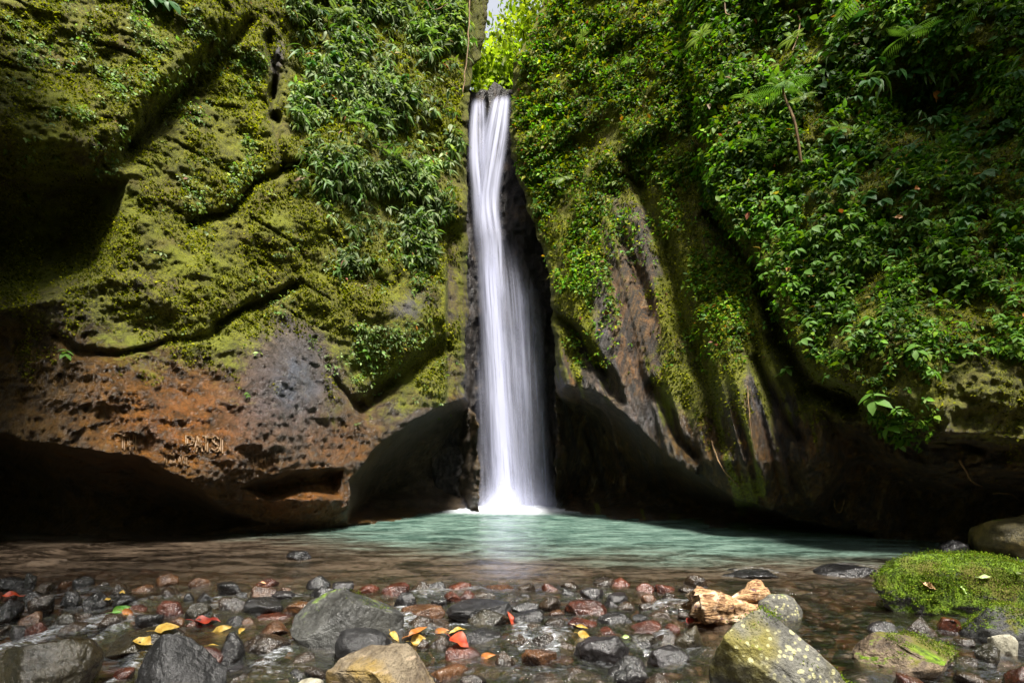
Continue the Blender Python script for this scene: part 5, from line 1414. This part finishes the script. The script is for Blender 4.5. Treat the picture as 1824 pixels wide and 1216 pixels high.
# ------------------------------------------------------------------ letters scratched in the rock
def carved():
    glyph = {'P': [[(0, 0), (0, 1)], [(0, 1), (.5, .98), (.62, .78), (.5, .55), (0, .5)]], 'A': [[(0, 0), (.3, 1), (.65, 0)], [(.12, .38), (.5, .38)]],
             'T': [[(.3, 0), (.3, 1)], [(-.05, 1), (.65, 1)]], 'S': [[(.58, .85), (.35, 1), (.08, .85), (.12, .6), (.5, .42), (.56, .15), (.3, 0), (0, .12)]],
             'I': [[(.2, 0), (.22, 1)]], 'H': [[(0, 0), (0, 1)], [(.55, 0), (.55, 1)], [(0, .5), (.55, .5)]], 'N': [[(0, 0), (0, 1), (.5, 0), (.5, 1)]], 'V': [[(0, 1), (.28, 0), (.55, 1)]], 'E': [[(.5, 0), (0, 0), (0, 1), (.5, 1)], [(0, .5), (.4, .5)]]}
    t = NT('scratched_rock'); P = t.coord(); n = t.noise(P, 40, 4)
    mat = t.done(t.bsdf(t.mix(n, (0.06, 0.03, 0.01), (0.20, 0.11, 0.04)), 0.5, t.bump(n, 0.7, 0.01)))
    def word(text, x, y, h, adv, slant=0.0, rad=0.010, light=True):
        for ch in text:
            for stroke in glyph[ch]:
                q = [(x + a * h * 0.72 + slant * b * h, y - b * h) for a, b in stroke]
                q = smooth_line(np.array(q), max(6, 5 * len(q))) if len(q) > 2 and ch in 'PS' else np.concatenate([np.linspace(q[i], q[i + 1], 6) for i in range(len(q) - 1)])
                for dx, dy, m, rr in ((1.6, 1.4, mat, rad * 0.9), (-1.6, -1.4, mat, rad * 0.9)):
                    P_, N_ = look(LS, q[:, 0] + dx, q[:, 1] + dy)
                    v, f = tube(P_ + 0.014 * N_, rr, 5)
                    o = obj('letter_stroke', mesh_from('letter_stroke', v, f, m), LS.o)
            x += adv
    word('PATS', 332, 804, 25, 15.5, rad=0.014)
    word('I', 391, 806, 24, 10)
    word('TH', 214, 800, 26, 16, rad=0.008); word('IN', 292, 826, 18, 12, rad=0.008); word('VE', 318, 828, 16, 13, rad=0.008)
    word('IHI', 448, 828, 14, 12, rad=0.008)
carved()

# ------------------------------------------------------------------ trees above the fall
def tree(px, D, base_z, top_py, crown_r, col, label, seed, bare=0.35):
    r = np.random.default_rng(seed)
    x = (px - CX) / FPX * D; ztop = CAMH + (HY - top_py) / FPX * D; h = ztop - base_z
    root = empty('tree', (x, D, base_z)); tag(root, label, 'tree', 'trees above the waterfall')
    pts = np.array([(0, 0, -0.3), (0.1, 0.05, h * 0.3), (0.25 * r.normal(), 0.2 * r.normal(), h * 0.6), (0.3 * r.normal(), 0.3 * r.normal(), h * 0.9)])
    tv, tf = tube(smooth_line(pts, 18), np.linspace(0.16, 0.04, 18), 7)
    tr_ = obj('trunk', mesh_from('trunk', tv, tf, M['trunk']), root)
    cs = []
    for i in range(26):
        a = r.uniform(0, 6.28); zz = h * r.uniform(bare, 1.0); rr = crown_r * r.uniform(0.2, 1.0) * math.sqrt(max(0.15, 1 - ((zz / h - 0.68) / 0.42) ** 2))
        c = np.array([math.cos(a) * rr, math.sin(a) * rr, zz]); cs.append(c)
        s0 = np.array([0.05, 0.03, max(zz - 0.8 - 0.35 * rr, h * 0.2)])
        bv, bf = tube(smooth_line(np.array([s0, (s0 + c) / 2 + np.array([0, 0, 0.2]), c]), 8), np.linspace(0.05, 0.012, 8), 4)
        obj('branch', mesh_from('branch', bv, bf, M['trunk']), tr_)
    n = 5200
    cs = np.array(cs); k = r.integers(len(cs), size=n)
    P = cs[k] + r.normal(size=(n, 3)) * np.array([0.55, 0.55, 0.34]) * (0.7 + 0.6 * r.random((n, 1)))
    A = unit(r.normal(size=(n, 3)) + np.array([0, 0, -0.5])); Fv = unit(UPV + 0.7 * r.normal(size=(n, 3)))
    o = obj('crown', leaves_mesh('crown', P, A, Fv, r.uniform(0.14, 0.32, n), pick_col(n, col, 0.3, r), T4, M['canopy']), root)
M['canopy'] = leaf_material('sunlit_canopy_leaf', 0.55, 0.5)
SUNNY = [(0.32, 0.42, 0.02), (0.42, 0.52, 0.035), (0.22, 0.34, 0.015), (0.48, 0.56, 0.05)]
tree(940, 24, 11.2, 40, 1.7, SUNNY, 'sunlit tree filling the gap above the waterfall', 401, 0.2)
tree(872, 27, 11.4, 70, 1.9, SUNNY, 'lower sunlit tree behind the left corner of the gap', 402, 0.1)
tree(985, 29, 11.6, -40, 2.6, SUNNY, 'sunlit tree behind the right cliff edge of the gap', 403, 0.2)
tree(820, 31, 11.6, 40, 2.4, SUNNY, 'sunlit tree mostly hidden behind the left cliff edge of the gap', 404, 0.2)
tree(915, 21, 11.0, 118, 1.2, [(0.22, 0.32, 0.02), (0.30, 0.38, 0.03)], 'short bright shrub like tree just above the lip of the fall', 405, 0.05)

# unseen trees added above the frame to shade the outer walls and near stream
def shade_tree(base, crown, radius, n, label, seed):
    r = np.random.default_rng(seed)
    base, crown = np.array(base, float), np.array(crown, float)
    root = empty('tree', base); tag(root, label, 'tree', 'unseen trees added for shade')
    c = crown - base
    pts = np.array([(0, 0, -0.8), c * np.array([0.12, 0.12, 0.4]), c * np.array([0.5, 0.5, 0.8]), c])
    tv, tf = tube(smooth_line(pts, 22), np.linspace(0.2, 0.05, 22), 8)
    tr_ = obj('trunk', mesh_from('trunk', tv, tf, M['trunk']), root)
    cs = []
    for i in range(24):
        d = unit(r.normal(size=3)) * radius * r.random() ** 0.4 * np.array([1, 1, 0.4])
        cs.append(c + d)
        s0 = c * r.uniform(0.7, 0.98)
        bv, bf = tube(smooth_line(np.array([s0, (s0 + c + d) / 2 + np.array([0, 0, 0.3]), c + d]), 8), np.linspace(0.05, 0.015, 8), 4)
        obj('branch', mesh_from('branch', bv, bf, M['trunk']), tr_)
    cs = np.array(cs); k = r.integers(len(cs), size=n)
    P = cs[k] + r.normal(size=(n, 3)) * np.array([0.45, 0.45, 0.22])
    A = unit(r.normal(size=(n, 3)) + np.array([0, 0, -0.5])); Fv = unit(UPV + 0.6 * r.normal(size=(n, 3)))
    obj('crown', leaves_mesh('crown', P, A, Fv, r.uniform(0.16, 0.32, n), pick_col(n, FRESH, 0.3, r), T4, M['leaf']), root)
shade_tree((-10.0, -1.0, 2.6), (-6.1, 4.7, 8.2), 1.6, 3600, 'unseen leafy tree added to shade the left end of the gorge', 501)
shade_tree((10.5, 0.0, 3.0), (6.7, 5.3, 9.2), 1.9, 2900, 'unseen leafy tree added to shade the right end of the gorge', 502)
shade_tree((-10.5, -4.5, 2.6), (-2.6, 0.2, 9.6), 2.9, 1900, 'unseen thin crowned tree added to shade the near stream', 503)
